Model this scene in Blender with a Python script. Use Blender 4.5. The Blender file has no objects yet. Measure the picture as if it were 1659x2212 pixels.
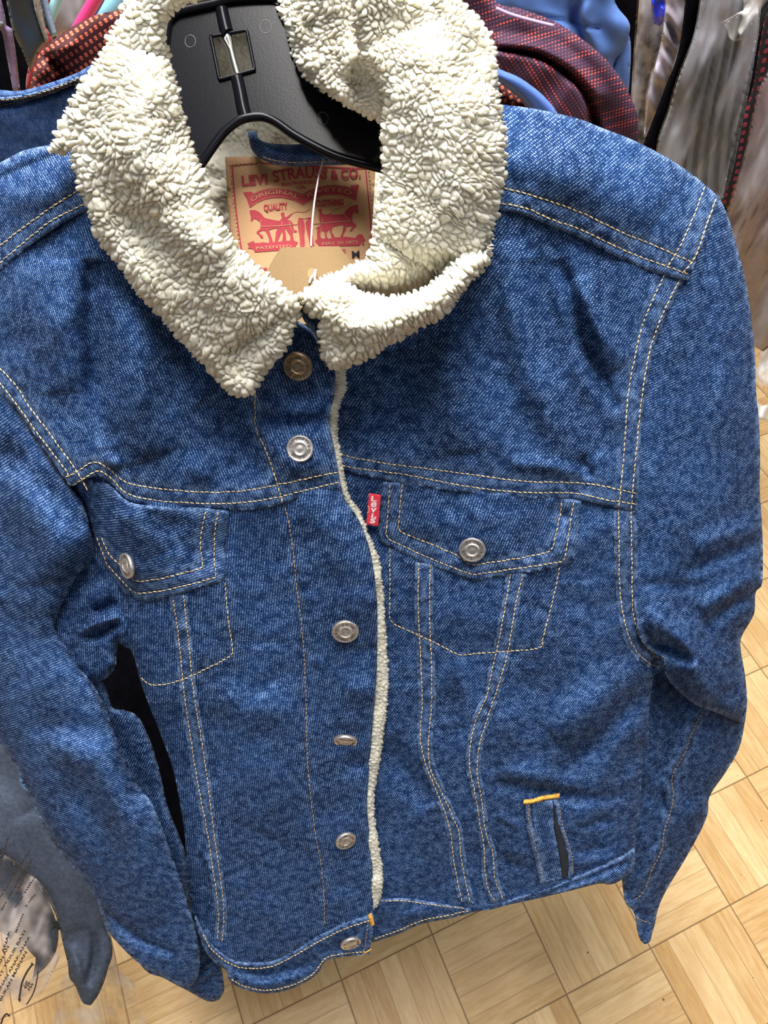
import bpy, math, random
import numpy as np
from mathutils import Vector, Matrix
from mathutils.geometry import tessellate_polygon

random.seed(7); RNG = np.random.default_rng(7)
SC = bpy.context.scene; COL = SC.collection
# ---------------------------------------------------------------- camera
FPX, CX, CY = 1660.0, 829.5, 1106.0
PITCH, ROLL, CAMH = math.radians(57), math.radians(-3), 1.5
F_ = np.array([0, math.cos(PITCH), -math.sin(PITCH)])
D0 = np.array([0, -math.sin(PITCH), -math.cos(PITCH)]); X0 = np.array([1., 0, 0])
AX = math.cos(ROLL)*X0 + math.sin(ROLL)*D0
AD = -math.sin(ROLL)*X0 + math.cos(ROLL)*D0
CAM = np.array([0, 0, CAMH])
cam = bpy.data.objects.new('camera', bpy.data.cameras.new('camera')); COL.objects.link(cam)
M = Matrix(((AX[0], -AD[0], -F_[0], CAM[0]), (AX[1], -AD[1], -F_[1], CAM[1]), (AX[2], -AD[2], -F_[2], CAM[2]), (0, 0, 0, 1)))
cam.matrix_world = M
cam.data.sensor_fit = 'VERTICAL'; cam.data.sensor_height = 24.0
cam.data.lens = FPX*24.0/2212.0; cam.data.clip_start = 0.01
SC.camera = cam
# ---------------------------------------------------------------- world, lights, exposure
w = bpy.data.worlds.new('world'); SC.world = w; w.use_nodes = True
w.node_tree.nodes['Background'].inputs[0].default_value = (0.92, 0.96, 1.0, 1)
w.node_tree.nodes['Background'].inputs[1].default_value = 0.10
def area(loc, target, size, power, col=(1, .97, .93)):
    l = bpy.data.lights.new('ceiling_light', 'AREA'); l.shape = 'RECTANGLE'
    l.size, l.size_y = size; l.energy = power; l.color = col
    o = bpy.data.objects.new('ceiling_light', l); COL.objects.link(o); o.location = loc
    o.rotation_euler = (Vector(target)-Vector(loc)).to_track_quat('-Z', 'Y').to_euler()
area((-0.2, 0.75, 2.75), (0, 0.3, 1.0), (0.6, 1.8), 130)
area((1.3, -0.5, 2.75), (0.1, 0.3, 0.9), (0.6, 2.4), 10, (1, .98, .96))
area((-1.6, -0.9, 2.75), (0, 0.4, 0.6), (0.6, 2.4), 10, (1, .98, .96))
SC.view_settings.view_transform = 'Standard'; SC.view_settings.look = 'None'
SC.view_settings.exposure = 0.05; SC.view_settings.gamma = 1.0
SC.view_settings.use_curve_mapping = False
SC.cycles.transparent_max_bounces = 24

# ---------------------------------------------------------------- geometry helpers
def P(x, y, d):
    x = np.asarray(x, float); y = np.asarray(y, float); d = np.asarray(d, float)
    v = ((x-CX)/FPX)[..., None]*AX + ((y-CY)/FPX)[..., None]*AD + F_
    return CAM + d[..., None]*v
def TR(ox, oy, s, pts): return [(ox+p[0]*s, oy+p[1]*s) for p in pts]
def spline(pts, n=6, closed=False):
    """Catmull-Rom through traced points."""
    p = np.array(pts, float); N = len(p); out = []
    rng = range(N) if closed else range(N-1)
    for i in rng:
        if closed: a, b, c, d = p[i-1], p[i], p[(i+1) % N], p[(i+2) % N]
        else: a, b, c, d = p[max(i-1, 0)], p[i], p[i+1], p[min(i+2, N-1)]
        for k in range(n):
            t = k/n
            out.append(.5*((2*b)+(-a+c)*t+(2*a-5*b+4*c-d)*t*t+(-a+3*b-3*c+d)*t**3))
    if not closed: out.append(p[-1])
    return np.array(out)
def soft(pts, ang=50, n=5):
    """closed outline, smoothed except at sharp corners"""
    p = np.array(pts, float); N = len(p); out = []
    def corner(i):
        u = p[i]-p[i-1]; v = p[(i+1) % N]-p[i]
        c = np.dot(u, v)/(np.linalg.norm(u)*np.linalg.norm(v)+1e-9)
        return c < math.cos(math.radians(ang))
    for i in range(N):
        b, c = p[i], p[(i+1) % N]
        a = b-(c-b)*.0 if corner(i) else p[i-1]
        d = c if corner((i+1) % N) else p[(i+2) % N]
        if corner(i): a = b
        for k in range(n):
            t = k/n
            out.append(.5*((2*b)+(-a+c)*t+(2*a-5*b+4*c-d)*t*t+(-a+3*b-3*c+d)*t**3))
    return np.array(out)
def dist_poly(x, y, pts, closed=False, arc=False):
    p = np.asarray(pts, float); q = np.roll(p, -1, 0) if closed else p[1:]
    a = p if closed else p[:-1]
    best = np.full(x.shape, 1e18); bx = np.zeros(x.shape); by = np.zeros(x.shape); bs = np.zeros(x.shape)
    s0 = 0
    for (ax, ay), (qx, qy) in zip(a, q):
        ex, ey = qx-ax, qy-ay; L = ex*ex+ey*ey+1e-12
        t = np.clip(((x-ax)*ex+(y-ay)*ey)/L, 0, 1)
        cx, cy = ax+t*ex, ay+t*ey; dd = (x-cx)**2+(y-cy)**2; m = dd < best
        best = np.where(m, dd, best); bx = np.where(m, cx, bx); by = np.where(m, cy, by)
        if arc: bs = np.where(m, s0+t*math.sqrt(L), bs)
        s0 += math.sqrt(L)
    r = np.sqrt(best)
    return (r, bx, by, bs) if arc else (r, bx, by)
def inside(x, y, p):
    c = np.zeros(x.shape, bool); q = np.roll(p, 1, 0)
    for (ax, ay), (bx, by) in zip(p, q):
        if ay == by: continue
        c ^= ((ay > y) != (by > y)) & (x < (bx-ax)*(y-ay)/(by-ay)+ax)
    return c
_NG = RNG.random((64, 64))
def vnoise(x, y, scale, seed=0, ang=0, sx=1):
    a = math.radians(ang); u = (x*math.cos(a)+y*math.sin(a))/scale/sx+seed*7.3; v = (-x*math.sin(a)+y*math.cos(a))/scale+seed*3.1
    i = np.floor(u).astype(int); j = np.floor(v).astype(int); fu = u-i; fv = v-j
    fu = fu*fu*fu*(fu*(fu*6-15)+10); fv = fv*fv*fv*(fv*(fv*6-15)+10)
    g = lambda m, n: _NG[m % 64, n % 64]
    return (g(i, j)*(1-fu)+g(i+1, j)*fu)*(1-fv)+(g(i, j+1)*(1-fu)+g(i+1, j+1)*fu)*fv-.5
def G(x, y):
    """jacket front surface depth"""
    d = 1/(2.639-.000596*y)
    d = d+np.clip((x-1150)/400, 0, 2)**2*.05+np.clip((330-x)/330, 0, 2)**2*.05
    return d
class Obj: pass
def put(name, V, Fc, mat, parent=None, uv=None, wear=None, smooth=True, mats=None, fmat=None):
    root = None
    if parent is not None:
        root = parent
        while root.parent: root = root.parent
        V = np.asarray(V)-np.array(root.location)
    me = bpy.data.meshes.new(name)
    V = np.asarray(V, float)
    if isinstance(Fc, np.ndarray) and Fc.ndim == 2:
        nf, k = Fc.shape
        me.vertices.add(len(V)); me.vertices.foreach_set('co', V.astype(np.float32).ravel())
        me.loops.add(nf*k); me.loops.foreach_set('vertex_index', Fc.astype(np.int32).ravel())
        me.polygons.add(nf); me.polygons.foreach_set('loop_start', np.arange(0, nf*k, k, dtype=np.int32))
        me.update(calc_edges=True)
    else:
        me.from_pydata([tuple(v) for v in V], [], [tuple(int(i) for i in f) for f in Fc])
    me.validate()
    if smooth: me.polygons.foreach_set('use_smooth', [True]*len(me.polygons))
    if uv is not None:
        li = np.zeros(len(me.loops), np.int32); me.loops.foreach_get('vertex_index', li)
        l = me.uv_layers.new(name='uv'); l.data.foreach_set('uv', np.asarray(uv, np.float32)[li].ravel())
    if wear is not None:
        at = me.attributes.new('wear', 'FLOAT', 'POINT'); at.data.foreach_set('value', np.asarray(wear, np.float32))
    for m in (mats or [mat]): me.materials.append(m)
    if fmat is not None: me.polygons.foreach_set('material_index', np.asarray(fmat, np.int32))
    o = bpy.data.objects.new(name, me); COL.objects.link(o)
    if parent is not None: o.parent = parent
    return o
def thing(name, loc, label, cat, group=None):
    o = bpy.data.objects.new(name, None); COL.objects.link(o); o.location = loc
    o.empty_display_size = .05; o['label'] = label; o['category'] = cat
    if group: o['group'] = group
    return o
def tag(o, label, cat, group=None):
    o['label'] = label; o['category'] = cat
    if group: o['group'] = group
    return o

FG = 2.3   # how deep the folds of the cloth are
class Panel:
    """A cloth piece with an outline traced on its surface, a depth field, folds and a real thickness."""
    def __init__(s, poly, base=G, off=0., R=6, T=.0016, th=.003, rolls=(), folds=(), noise=(), step=5, rot=0, dents=(), sm=True, steps=(), wr=7, wa=1.):
        s.poly = soft(poly) if sm else np.array(poly, float)
        s.base, s.off, s.R, s.T, s.th, s.rolls, s.folds, s.noise = base, off, R, T, th, rolls, folds, noise
        s.step, s.rot, s.dents, s.steps, s.wr, s.wa = step, rot, list(dents), steps, wr, wa
    def smooth_d(s, x, y):
        d = s.base(x, y)-s.off
        for pl, R, T in s.rolls:
            r, _, _ = dist_poly(x, y, pl); t = np.clip(r/R, 0, 1); d = d+T*(1-np.sqrt(1-(1-t)**2))
        return d
    def field(s, x, y, sd=None):
        x = np.asarray(x, float); y = np.asarray(y, float)
        if sd is None:
            r, _, _ = dist_poly(x, y, s.poly, True); sd = np.where(inside(x, y, s.poly), r, 0)
        d = s.smooth_d(x, y)
        t = np.clip(sd/s.R, 0, 1); d = d+s.T*(1-np.sqrt(1-(1-t)**2))
        for f in s.folds:
            pl, wd, am = f[:3]
            r, _, _, sa = dist_poly(x, y, spline(pl, 4), arc=True)
            L = sa.max() if sa.size else 1
            e = 1.
            if len(f) > 3: # fade at the ends
                LL = np.sum(np.hypot(*np.diff(np.array(pl, float), axis=0).T)); e = np.clip(np.sin(np.pi*np.clip(sa/LL, 0.0, 1)), 0, 1)**.5
            d = d-FG*am*np.exp(-(r/wd)**2)*e
        for pl, wd, h in s.steps: # a layer edge: raised to the right-hand side of the path
            pl = np.array(pl, float); r, bx, by, sa = dist_poly(x, y, pl, arc=True)
            u = np.diff(pl, axis=0); i = np.clip(np.searchsorted(np.cumsum(np.hypot(*u.T)), sa), 0, len(u)-1)
            side = np.sign(u[i, 0]*(y-by)-u[i, 1]*(x-bx))
            d = d-h*np.where(side > 0, np.clip(1.2-r/wd*.2, 0, 1)*np.clip(r/3, 0, 1), 0)
        for n in s.noise: d = d-vnoise(x, y, *n[1:])*n[0]*2.0
        for pl in s.dents:
            r, _, _, sa = dist_poly(x, y, pl, arc=True)
            d = d+.0007*np.exp(-(r/4.)**2)
            d = d-.0009*np.exp(-((r-13)/11)**2)*(vnoise(sa, r*.35, 17, 3)*1.7+.1)
        return d
    def mesh(s):
        p = s.poly; st = s.step
        xs = np.arange(p[:, 0].min()-2*st, p[:, 0].max()+2*st, st); ys = np.arange(p[:, 1].min()-2*st, p[:, 1].max()+2*st, st)
        X, Y = np.meshgrid(xs, ys); r, bx, by = dist_poly(X, Y, p, True)
        sd = np.where(inside(X, Y, p), r, -r)
        sn = sd < .42*st
        ok = sd > -1.43*st; q = ok[:-1, :-1] & ok[1:, :-1] & ok[:-1, 1:] & ok[1:, 1:]
        anyin = (sd[:-1, :-1] > 0) | (sd[1:, :-1] > 0) | (sd[:-1, 1:] > 0) | (sd[1:, 1:] > 0); q &= anyin
        X = np.where(sn, bx, X); Y = np.where(sn, by, Y); sd = np.where(sn, 0, sd)
        n1 = X.shape[1]; jj, ii = np.nonzero(q); a = jj*n1+ii
        quads = np.stack([a, a+n1, a+n1+1, a+1], 1)
        used = np.unique(quads); mp = -np.ones(X.size, int); mp[used] = np.arange(len(used)); quads = mp[quads]
        x, y, sd = X.ravel()[used], Y.ravel()[used], np.maximum(sd.ravel()[used], 0)
        s._x, s._y, s._sd = x, y, sd
        d = s.field(x, y, sd); V = P(x, y, d); n = len(V)
        db = s.smooth_d(x, y)+s.T+s.th
        db = np.maximum(db, d+.0004)
        e = np.concatenate([quads[:, [0, 1]], quads[:, [1, 2]], quads[:, [2, 3]], quads[:, [3, 0]]])
        k = np.sort(e, 1); kk = k[:, 0]*n+k[:, 1]; _, inv, cnt = np.unique(kk, return_inverse=True, return_counts=True)
        be = e[cnt[inv] == 1]
        Fq = np.concatenate([quads, quads[:, ::-1]+n, np.stack([be[:, 1], be[:, 0], be[:, 0]+n, be[:, 1]+n], 1)])
        VV = np.concatenate([V, P(x, y, db)])
        b0 = s.base(x, y); u = (x-CX)/FPX*b0; v = ((y-CY)/FPX*.9+.43)*b0
        c, sn_ = math.cos(math.radians(s.rot)), math.sin(math.radians(s.rot))
        uv = np.stack([u*c-v*sn_, u*sn_+v*c], 1)
        wear = np.exp(-(sd/s.wr)**2)*s.wa
        for pl in s.dents:
            r, _, _ = dist_poly(x, y, pl); wear = np.maximum(wear, .35*np.exp(-((r-9)/7)**2)*s.wa)
        return VV, Fq, np.concatenate([uv, uv]), np.concatenate([wear, wear])
def build(name, mat, parent, *panels):
    Vs, Fs, Us, Ws, o = [], [], [], [], 0
    for p in panels:
        V, F, U, W = p.mesh(); Vs.append(V); Fs.append(F+o); Us.append(U); Ws.append(W); o += len(V)
    return put(name, np.concatenate(Vs), np.concatenate(Fs), mat, parent, np.concatenate(Us), np.concatenate(Ws))
class MB:
    def __init__(s): s.V = []; s.F = []; s.n = 0
    def add(s, V, F):
        s.V.append(np.asarray(V, float)); s.F += [tuple(int(i)+s.n for i in f) for f in F]; s.n += len(V)
    def tube(s, pts, r, k=8, taper=None, caps=True):
        pts = np.array(pts, float); N = len(pts); t = np.gradient(pts, axis=0); t /= np.linalg.norm(t, axis=1)[:, None]+1e-12
        up = np.array([.3, .2, .93]); V = []
        for i in range(N):
            a = np.cross(t[i], up); a /= np.linalg.norm(a)+1e-9; b = np.cross(t[i], a)
            rr = (r if np.isscalar(r) else r[i])
            for j in range(k):
                an = 2*math.pi*j/k; V.append(pts[i]+rr*(math.cos(an)*a+math.sin(an)*b))
        F = [(i*k+j, i*k+(j+1) % k, (i+1)*k+(j+1) % k, (i+1)*k+j) for i in range(N-1) for j in range(k)]
        if caps: F += [tuple(range(k))[::-1], tuple(range((N-1)*k, N*k))]
        s.add(V, F)
    def build(s, name, mat, parent=None, smooth=True):
        return put(name, np.concatenate(s.V), s.F, mat, parent, smooth=smooth)
def resample(pl, step):
    pl = np.asarray(pl, float); s = np.concatenate([[0], np.cumsum(np.hypot(*np.diff(pl, axis=0).T))])
    n = max(2, int(round(s[-1]/step))+1); q = np.linspace(0, s[-1], n)
    return np.stack([np.interp(q, s, pl[:, 0]), np.interp(q, s, pl[:, 1])], 1)
def stitches(parent, pan, paths, mat, L=.0034, name='stitching', r=.00036, lift=.0005):
    mb = MB()
    for pl in paths:
        pl = spline(pl, 5); dm = float(np.mean(pan.base(pl[:, 0], pl[:, 1]))); st = L*FPX/dm
        q = resample(pl, st)
        for a, b in zip(q[:-1], q[1:]):
            jit = RNG.normal(0, .35, 2); t = np.array([0., .2, .5, .8, 1.])*.86+.07
            x = a[0]+(b[0]-a[0])*t+jit[0]; y = a[1]+(b[1]-a[1])*t+jit[1]
            d = pan.field(x, y); dd = np.array([.0005, 0, -.0002, 0, .0005])-lift
            nx, ny = -(b-a)[1], (b-a)[0]; L2 = math.hypot(nx, ny)+1e-6
            x = x+nx/L2*(t-.5)*1.6; y = y+ny/L2*(t-.5)*1.6
            mb.tube(P(x, y, d+dd), [r*.45, r*.9, r*1.05, r*.9, r*.4], 6)
    return mb.build(name, mat, parent)

# ---------------------------------------------------------------- materials
def new_mat(name):
    m = bpy.data.materials.new(name); m.use_nodes = True; nt = m.node_tree
    return m, nt, nt.nodes['Principled BSDF']
class NB:
    def __init__(s, nt): s.nt = nt
    def n(s, t, **k):
        nd = s.nt.nodes.new(t)
        for a, b in k.items():
            if a.startswith('i_'): nd.inputs[int(a[2:])].default_value = b
            else: setattr(nd, a, b)
        return nd
    def l(s, a, b): s.nt.links.new(a, b)
    def m(s, op, a, b=None, c=None):
        nd = s.n('ShaderNodeMath', operation=op)
        for i, v in enumerate((a, b, c)):
            if v is None: continue
            if isinstance(v, (int, float)): nd.inputs[i].default_value = v
            else: s.l(v, nd.inputs[i])
        return nd.outputs[0]
    def noise(s, vec, scale, detail=2, rough=.5):
        nd = s.n('ShaderNodeTexNoise'); nd.inputs['Scale'].default_value = scale; nd.inputs['Detail'].default_value = detail
        nd.inputs['Roughness'].default_value = rough
        if vec is not None: s.l(vec, nd.inputs['Vector'])
        return nd.outputs['Fac']
    def mix(s, f, a, b):
        nd = s.n('ShaderNodeMix', data_type='RGBA')
        for i, v in ((0, f), (6, a), (7, b)):
            if isinstance(v, (int, float)): nd.inputs[i].default_value = v
            elif isinstance(v, tuple): nd.inputs[i].default_value = (*v, 1) if len(v) == 3 else v
            else: s.l(v, nd.inputs[i])
        return nd.outputs[2]
    def ramp(s, f, a, b):
        nd = s.n('ShaderNodeMapRange'); nd.interpolation_type = 'SMOOTHSTEP'
        nd.inputs[1].default_value = a; nd.inputs[2].default_value = b; s.l(f, nd.inputs[0]); return nd.outputs[0]
    def bump(s, h, strength, dist, bsdf):
        nd = s.n('ShaderNodeBump'); nd.inputs['Strength'].default_value = strength; nd.inputs['Distance'].default_value = dist
        s.l(h, nd.inputs['Height']); s.l(nd.outputs[0], bsdf.inputs['Normal'])
def denim(name, dark, mid, light, period=.0021, wearcol=(.22, .34, .58), fleck=.8):
    m, nt, b = new_mat(name); k = NB(nt)
    uv = k.n('ShaderNodeUVMap', uv_map='uv').outputs[0]; sx = k.n('ShaderNodeSeparateXYZ'); k.l(uv, sx.inputs[0])
    u, v = sx.outputs[0], sx.outputs[1]
    lf = k.noise(uv, 22, 3, .6); mf = k.noise(uv, 160, 3, .7); hf = k.noise(uv, 900, 2, .7)
    a = k.m('ADD', k.m('MULTIPLY', k.m('ADD', u, k.m('MULTIPLY', v, .75)), 2*math.pi/period), k.m('MULTIPLY', mf, 6.))
    line = k.m('MULTIPLY_ADD', k.m('SINE', a), .5, .5)
    bb = k.m('ADD', k.m('MULTIPLY', k.m('SUBTRACT', v, k.m('MULTIPLY', u, .75)), 2*math.pi/(period*.62)), k.m('MULTIPLY', hf, 6.))
    dot = k.m('MULTIPLY_ADD', k.m('SINE', k.m('ADD', bb, k.m('MULTIPLY', a, .5))), .5, .5)
    fl = k.m('MULTIPLY', k.m('POWER', line, 1.6), k.m('POWER', dot, 2.0))
    fl = k.m('MULTIPLY', fl, k.ramp(k.m('ADD', hf, k.m('MULTIPLY', mf, .7)), .74, 1.12))
    t = k.m('ADD', k.m('MULTIPLY', line, .34), k.m('ADD', k.m('MULTIPLY', k.ramp(lf, .3, .7), .30), k.m('MULTIPLY', k.ramp(mf, .3, .7), .34)))
    c = k.mix(k.m('MINIMUM', t, 1.), dark, mid)
    wr = k.n('ShaderNodeAttribute', attribute_name='wear').outputs['Fac']
    wr = k.m('MULTIPLY', wr, k.ramp(mf, .3, .72))
    c = k.mix(k.m('MULTIPLY', wr, .6), c, wearcol)
    c = k.mix(k.m('MINIMUM', k.m('MULTIPLY', fl, fleck*2.6), .9), c, light)
    k.l(c, b.inputs['Base Color']); b.inputs['Roughness'].default_value = .8
    b.inputs['Specular IOR Level'].default_value = .1
    h = k.m('ADD', k.m('MULTIPLY', line, .7), k.m('MULTIPLY', dot, .4)); k.bump(h, .55, .0004, b)
    return m
DENIM = denim('blue_denim', (.0015, .0075, .032), (.0118, .052, .180), (.38, .56, .88))
DENIM2 = denim('dark_denim', (.01, .03, .10), (.04, .09, .26), (.2, .3, .5))
FADED = denim('faded_denim', (.035, .044, .066), (.11, .138, .20), (.2, .24, .3), period=.0026, fleck=.25)
def cloth(name, col, rough=.85, noise=.12, scale=60, bump=.3, sheen=.1):
    m, nt, b = new_mat(name); k = NB(nt); tc = k.n('ShaderNodeTexCoord').outputs['Object']
    n = k.noise(tc, scale, 4, .6); dk = tuple(c*(1-noise*2) for c in col); lt = tuple(min(1, c*(1+noise*2)) for c in col)
    k.l(k.mix(k.ramp(n, .3, .7), dk, lt), b.inputs['Base Color']); b.inputs['Roughness'].default_value = rough
    b.inputs['Sheen Weight'].default_value = sheen
    k.bump(k.noise(tc, 700, 2), bump, .0005, b); return m
def fleece_mat():
    m, nt, b = new_mat('cream_sherpa'); k = NB(nt); tc = k.n('ShaderNodeTexCoord').outputs['Object']
    n = k.noise(tc, 45, 2); f = k.noise(tc, 2400, 3, .7)
    c = k.mix(k.ramp(n, .3, .7), (.67, .635, .515), (.76, .735, .64)); k.l(c, b.inputs['Base Color'])
    b.inputs['Roughness'].default_value = .75; b.inputs['Specular IOR Level'].default_value = .2
    b.inputs['Subsurface Weight'].default_value = .9; b.inputs['Subsurface Radius'].default_value = (.006, .0057, .0046)
    b.inputs['Subsurface Scale'].default_value = .6
    k.bump(f, .9, .0006, b); return m
FLEECE = fleece_mat()
def plain(name, col, rough=.5, metal=0., spec=.5, bump=0, bs=300):
    m, nt, b = new_mat(name); b.inputs['Base Color'].default_value = (*col, 1); b.inputs['Roughness'].default_value = rough
    b.inputs['Metallic'].default_value = metal; b.inputs['Specular IOR Level'].default_value = spec
    if bump:
        k = NB(nt); k.bump(k.noise(k.n('ShaderNodeTexCoord').outputs['Object'], bs, 3), bump, .001, b)
    return m
THREAD = cloth('gold_thread', (.66, .47, .23), .6, .25, 400, .2)
THREAD_D = cloth('tan_thread', (.36, .22, .10), .7, .25, 400, .2)
ORANGE = cloth('orange_thread', (.75, .36, .05), .6, .2, 500, .2)
BLACKP = plain('black_plastic', (.004, .004, .006), .22, spec=.1, bump=.03, bs=900)
CHROME = plain('hook_steel', (.75, .75, .77), .22, 1.)
def metal_snap(name, c1, c2):
    m, nt, b = new_mat(name); k = NB(nt); tc = k.n('ShaderNodeTexCoord').outputs['Object']
    k.l(k.mix(k.ramp(k.noise(tc, 500, 3), .3, .7), c1, c2), b.inputs['Base Color'])
    b.inputs['Metallic'].default_value = .85; b.inputs['Roughness'].default_value = .38; return m
SILVER = metal_snap('antique_silver', (.50, .46, .44), (.72, .68, .66))
BRONZE = metal_snap('antique_bronze', (.20, .15, .10), (.34, .27, .19))
ENGR = plain('engraved_dark', (.09, .075, .065), .6, .5)
KRAFTL = cloth('tan_patch', (.58, .335, .165), .7, .02, 1200, .25, 0)
KRAFT = cloth('kraft_card', (.18, .115, .048), .85, .09, 2600, .3, 0)
INK = cloth('crimson_ink', (.46, .045, .065), .8, .03, 1200, .1, 0)
BLACKI = plain('black_ink', (.012, .012, .012), .8)
REDTAB = cloth('red_ribbon', (.66, .03, .06), .7, .1, 500, .4)
PINKW = plain('white_lettering', (.85, .62, .62), .8)

# ---------------------------------------------------------------- floor
def make_floor():
    m, nt, b = new_mat('oak_parquet'); k = NB(nt)
    geo = k.n('ShaderNodeNewGeometry').outputs['Position']
    mp = k.n('ShaderNodeMapping', vector_type='TEXTURE'); k.l(geo, mp.inputs[0])
    A = P(1224, 2148, 1.0); v = A-CAM; A = CAM+v*(-CAMH/v[2])
    mp.inputs['Location'].default_value = (A[0], A[1], 0); mp.inputs['Rotation'].default_value = (0, 0, math.radians(26)); mp.inputs['Scale'].default_value = (.168,)*3
    s = k.n('ShaderNodeSeparateXYZ'); k.l(mp.outputs[0], s.inputs[0]); x, y = s.outputs[0], s.outputs[1]
    ix, iy = k.m('FLOOR', x), k.m('FLOOR', y); fx, fy = k.m('FRACT', x), k.m('FRACT', y)
    par = k.m('FLOORED_MODULO', k.m('ADD', ix, iy), 2.)
    def sel(a, c): return k.m('ADD', k.m('MULTIPLY', a, k.m('SUBTRACT', 1., par)), k.m('MULTIPLY', c, par))
    across, along = sel(fx, fy), sel(fy, fx)
    N = 5.; fi = k.m('FLOOR', k.m('MULTIPLY', across, N)); ff = k.m('FRACT', k.m('MULTIPLY', across, N))
    cv = k.n('ShaderNodeCombineXYZ'); k.l(ix, cv.inputs[0]); k.l(iy, cv.inputs[1]); k.l(fi, cv.inputs[2])
    wn = k.n('ShaderNodeTexWhiteNoise', noise_dimensions='3D'); k.l(cv.outputs[0], wn.inputs[0]); rnd = wn.outputs[0]
    gv = k.n('ShaderNodeCombineXYZ'); k.l(k.m('ADD', k.m('MULTIPLY', across, 11.), k.m('MULTIPLY', rnd, 37.)), gv.inputs[0]); k.l(k.m('MULTIPLY', along, 1.3), gv.inputs[1]); k.l(k.m('ADD', ix, k.m('MULTIPLY', iy, 3.7)), gv.inputs[2])
    grain = k.noise(gv.outputs[0], 2.2, 5, .65)
    gv2 = k.n('ShaderNodeVectorMath', operation='MULTIPLY'); k.l(gv.outputs[0], gv2.inputs[0]); gv2.inputs[1].default_value = (5, 2.4, 1)
    fine = k.noise(gv2.outputs[0], 3.5, 4, .7)
    t = k.m('ADD', k.m('MULTIPLY', rnd, .55), k.m('ADD', k.m('MULTIPLY', k.ramp(grain, .3, .7), .38), k.m('MULTIPLY', k.m('SUBTRACT', fine, .5), .5)))
    c = k.mix(t, (.54, .30, .10), (.92, .68, .37))
    big = k.noise(mp.outputs[0], 1.1, 2); c = k.mix(k.m('MULTIPLY', k.ramp(big, .5, .75), .35), c, (.62, .36, .13))
    e1 = k.m('MINIMUM', ff, k.m('SUBTRACT', 1., ff)); e2 = k.m('MINIMUM', k.m('MINIMUM', fx, k.m('SUBTRACT', 1., fx)), k.m('MINIMUM', fy, k.m('SUBTRACT', 1., fy)))
    g1 = k.m('MULTIPLY', k.m('SUBTRACT', 1., k.ramp(e1, .0, .05)), .35); g2 = k.m('MULTIPLY', k.m('SUBTRACT', 1., k.ramp(e2, .002, .012)), .8)
    c = k.mix(k.m('MAXIMUM', g1, g2), c, (.16, .08, .03))
    vo = k.n('ShaderNodeTexVoronoi'); k.l(mp.outputs[0], vo.inputs['Vector']); vo.inputs['Scale'].default_value = 5.
    sp = k.m('SUBTRACT', 1., k.ramp(k.m('ADD', vo.outputs['Distance'], k.m('MULTIPLY', k.noise(mp.outputs[0], 20), .08)), .06, .10))
    c = k.mix(k.m('MULTIPLY', sp, k.ramp(k.noise(mp.outputs[0], 3.), .45, .6)), c, (.13, .07, .03))
    k.l(c, b.inputs['Base Color']); b.inputs['Roughness'].default_value = .42; b.inputs['Specular IOR Level'].default_value = .3
    k.bump(k.m('SUBTRACT', 1., k.m('MAXIMUM', g1, g2)), .3, .001, b)
    V = [(-3, -1.5, 0), (3, -1.5, 0), (3, 4, 0), (-3, 4, 0), (-3, -1.5, -.02), (3, -1.5, -.02), (3, 4, -.02), (-3, 4, -.02)]
    o = put('floor', V, [(0, 1, 2, 3), (7, 6, 5, 4), (0, 4, 5, 1), (1, 5, 6, 2), (2, 6, 7, 3), (3, 7, 4, 0)], m, smooth=False); o['kind'] = 'structure'
    wm = cloth('wall_paint', (.05, .05, .055), .9, .05)
    V = [(-3, 4, 0), (3, 4, 0), (3, 4, 2.8), (-3, 4, 2.8), (-3, 4.05, 0), (3, 4.05, 0), (3, 4.05, 2.8), (-3, 4.05, 2.8)]
    o = put('wall_back', V, [(0, 3, 2, 1), (4, 5, 6, 7), (0, 1, 5, 4), (3, 7, 6, 2), (0, 4, 7, 3), (1, 2, 6, 5)], wm, smooth=False); o['kind'] = 'structure'
make_floor()
#PART2
# ================================================================ THE DENIM JACKET
JL = P(640, 2100, .74); JK = thing('denim_jacket', tuple(float(v) for v in JL), 'blue denim jacket with cream sherpa collar hanging open-necked on a black plastic hanger', 'jacket')
# --- traced lines
YR_edge = [(1079,453),(1123,462),(1178,484),(1252,514),(1307,543),(1362,569),(1417,591),(1483,605)]
YR_up = [(1075,403),(1142,420),(1197,438),(1255,459),(1307,484),(1362,510),(1417,532),(1457,550),(1496,567)]
YR_lo = [(1070,438),(1134,449),(1189,473),(1252,495),(1307,521),(1362,547),(1417,567),(1487,593)]
YR_top = [(1040,224),(1085,226),(1142,233),(1200,244),(1252,257),(1307,279),(1355,297),(1417,327),(1472,360),(1520,396),(1553,426)]
ARM_out = [(1553,426),(1530,490),(1512,545),(1484,605),(1473,612),(1442,680),(1411,752),(1396,840),(1385,918),(1383,996),(1378,1073),(1375,1125),(1378,1210),(1379,1290),(1393,1370),(1412,1400),(1448,1420)]
SH_in = [(1523,402),(1497,470),(1473,524),(1442,576)]
SH_out = [(1547,428),(1525,490),(1502,555),(1473,592)]
AR_in = [(1442,580),(1429,607),(1400,670),(1385,711),(1370,778),(1357,851),(1352,918),(1344,1022),(1336,1095),(1337,1199),(1339,1278),(1353,1358),(1377,1410),(1420,1441),(1444,1428)]
AR_out = [(1473,597),(1440,659),(1409,737),(1396,794),(1385,866),(1380,918),(1370,1022),(1363,1103),(1365,1219),(1367,1318),(1381,1374),(1397,1398),(1420,1419),(1446,1427)]
CR_edge = [(736,1014),(760,1022),(820,1034),(919,1053),(1038,1067),(1118,1075),(1198,1077),(1257,1081),(1317,1095),(1357,1103),(1377,1101)]
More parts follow.
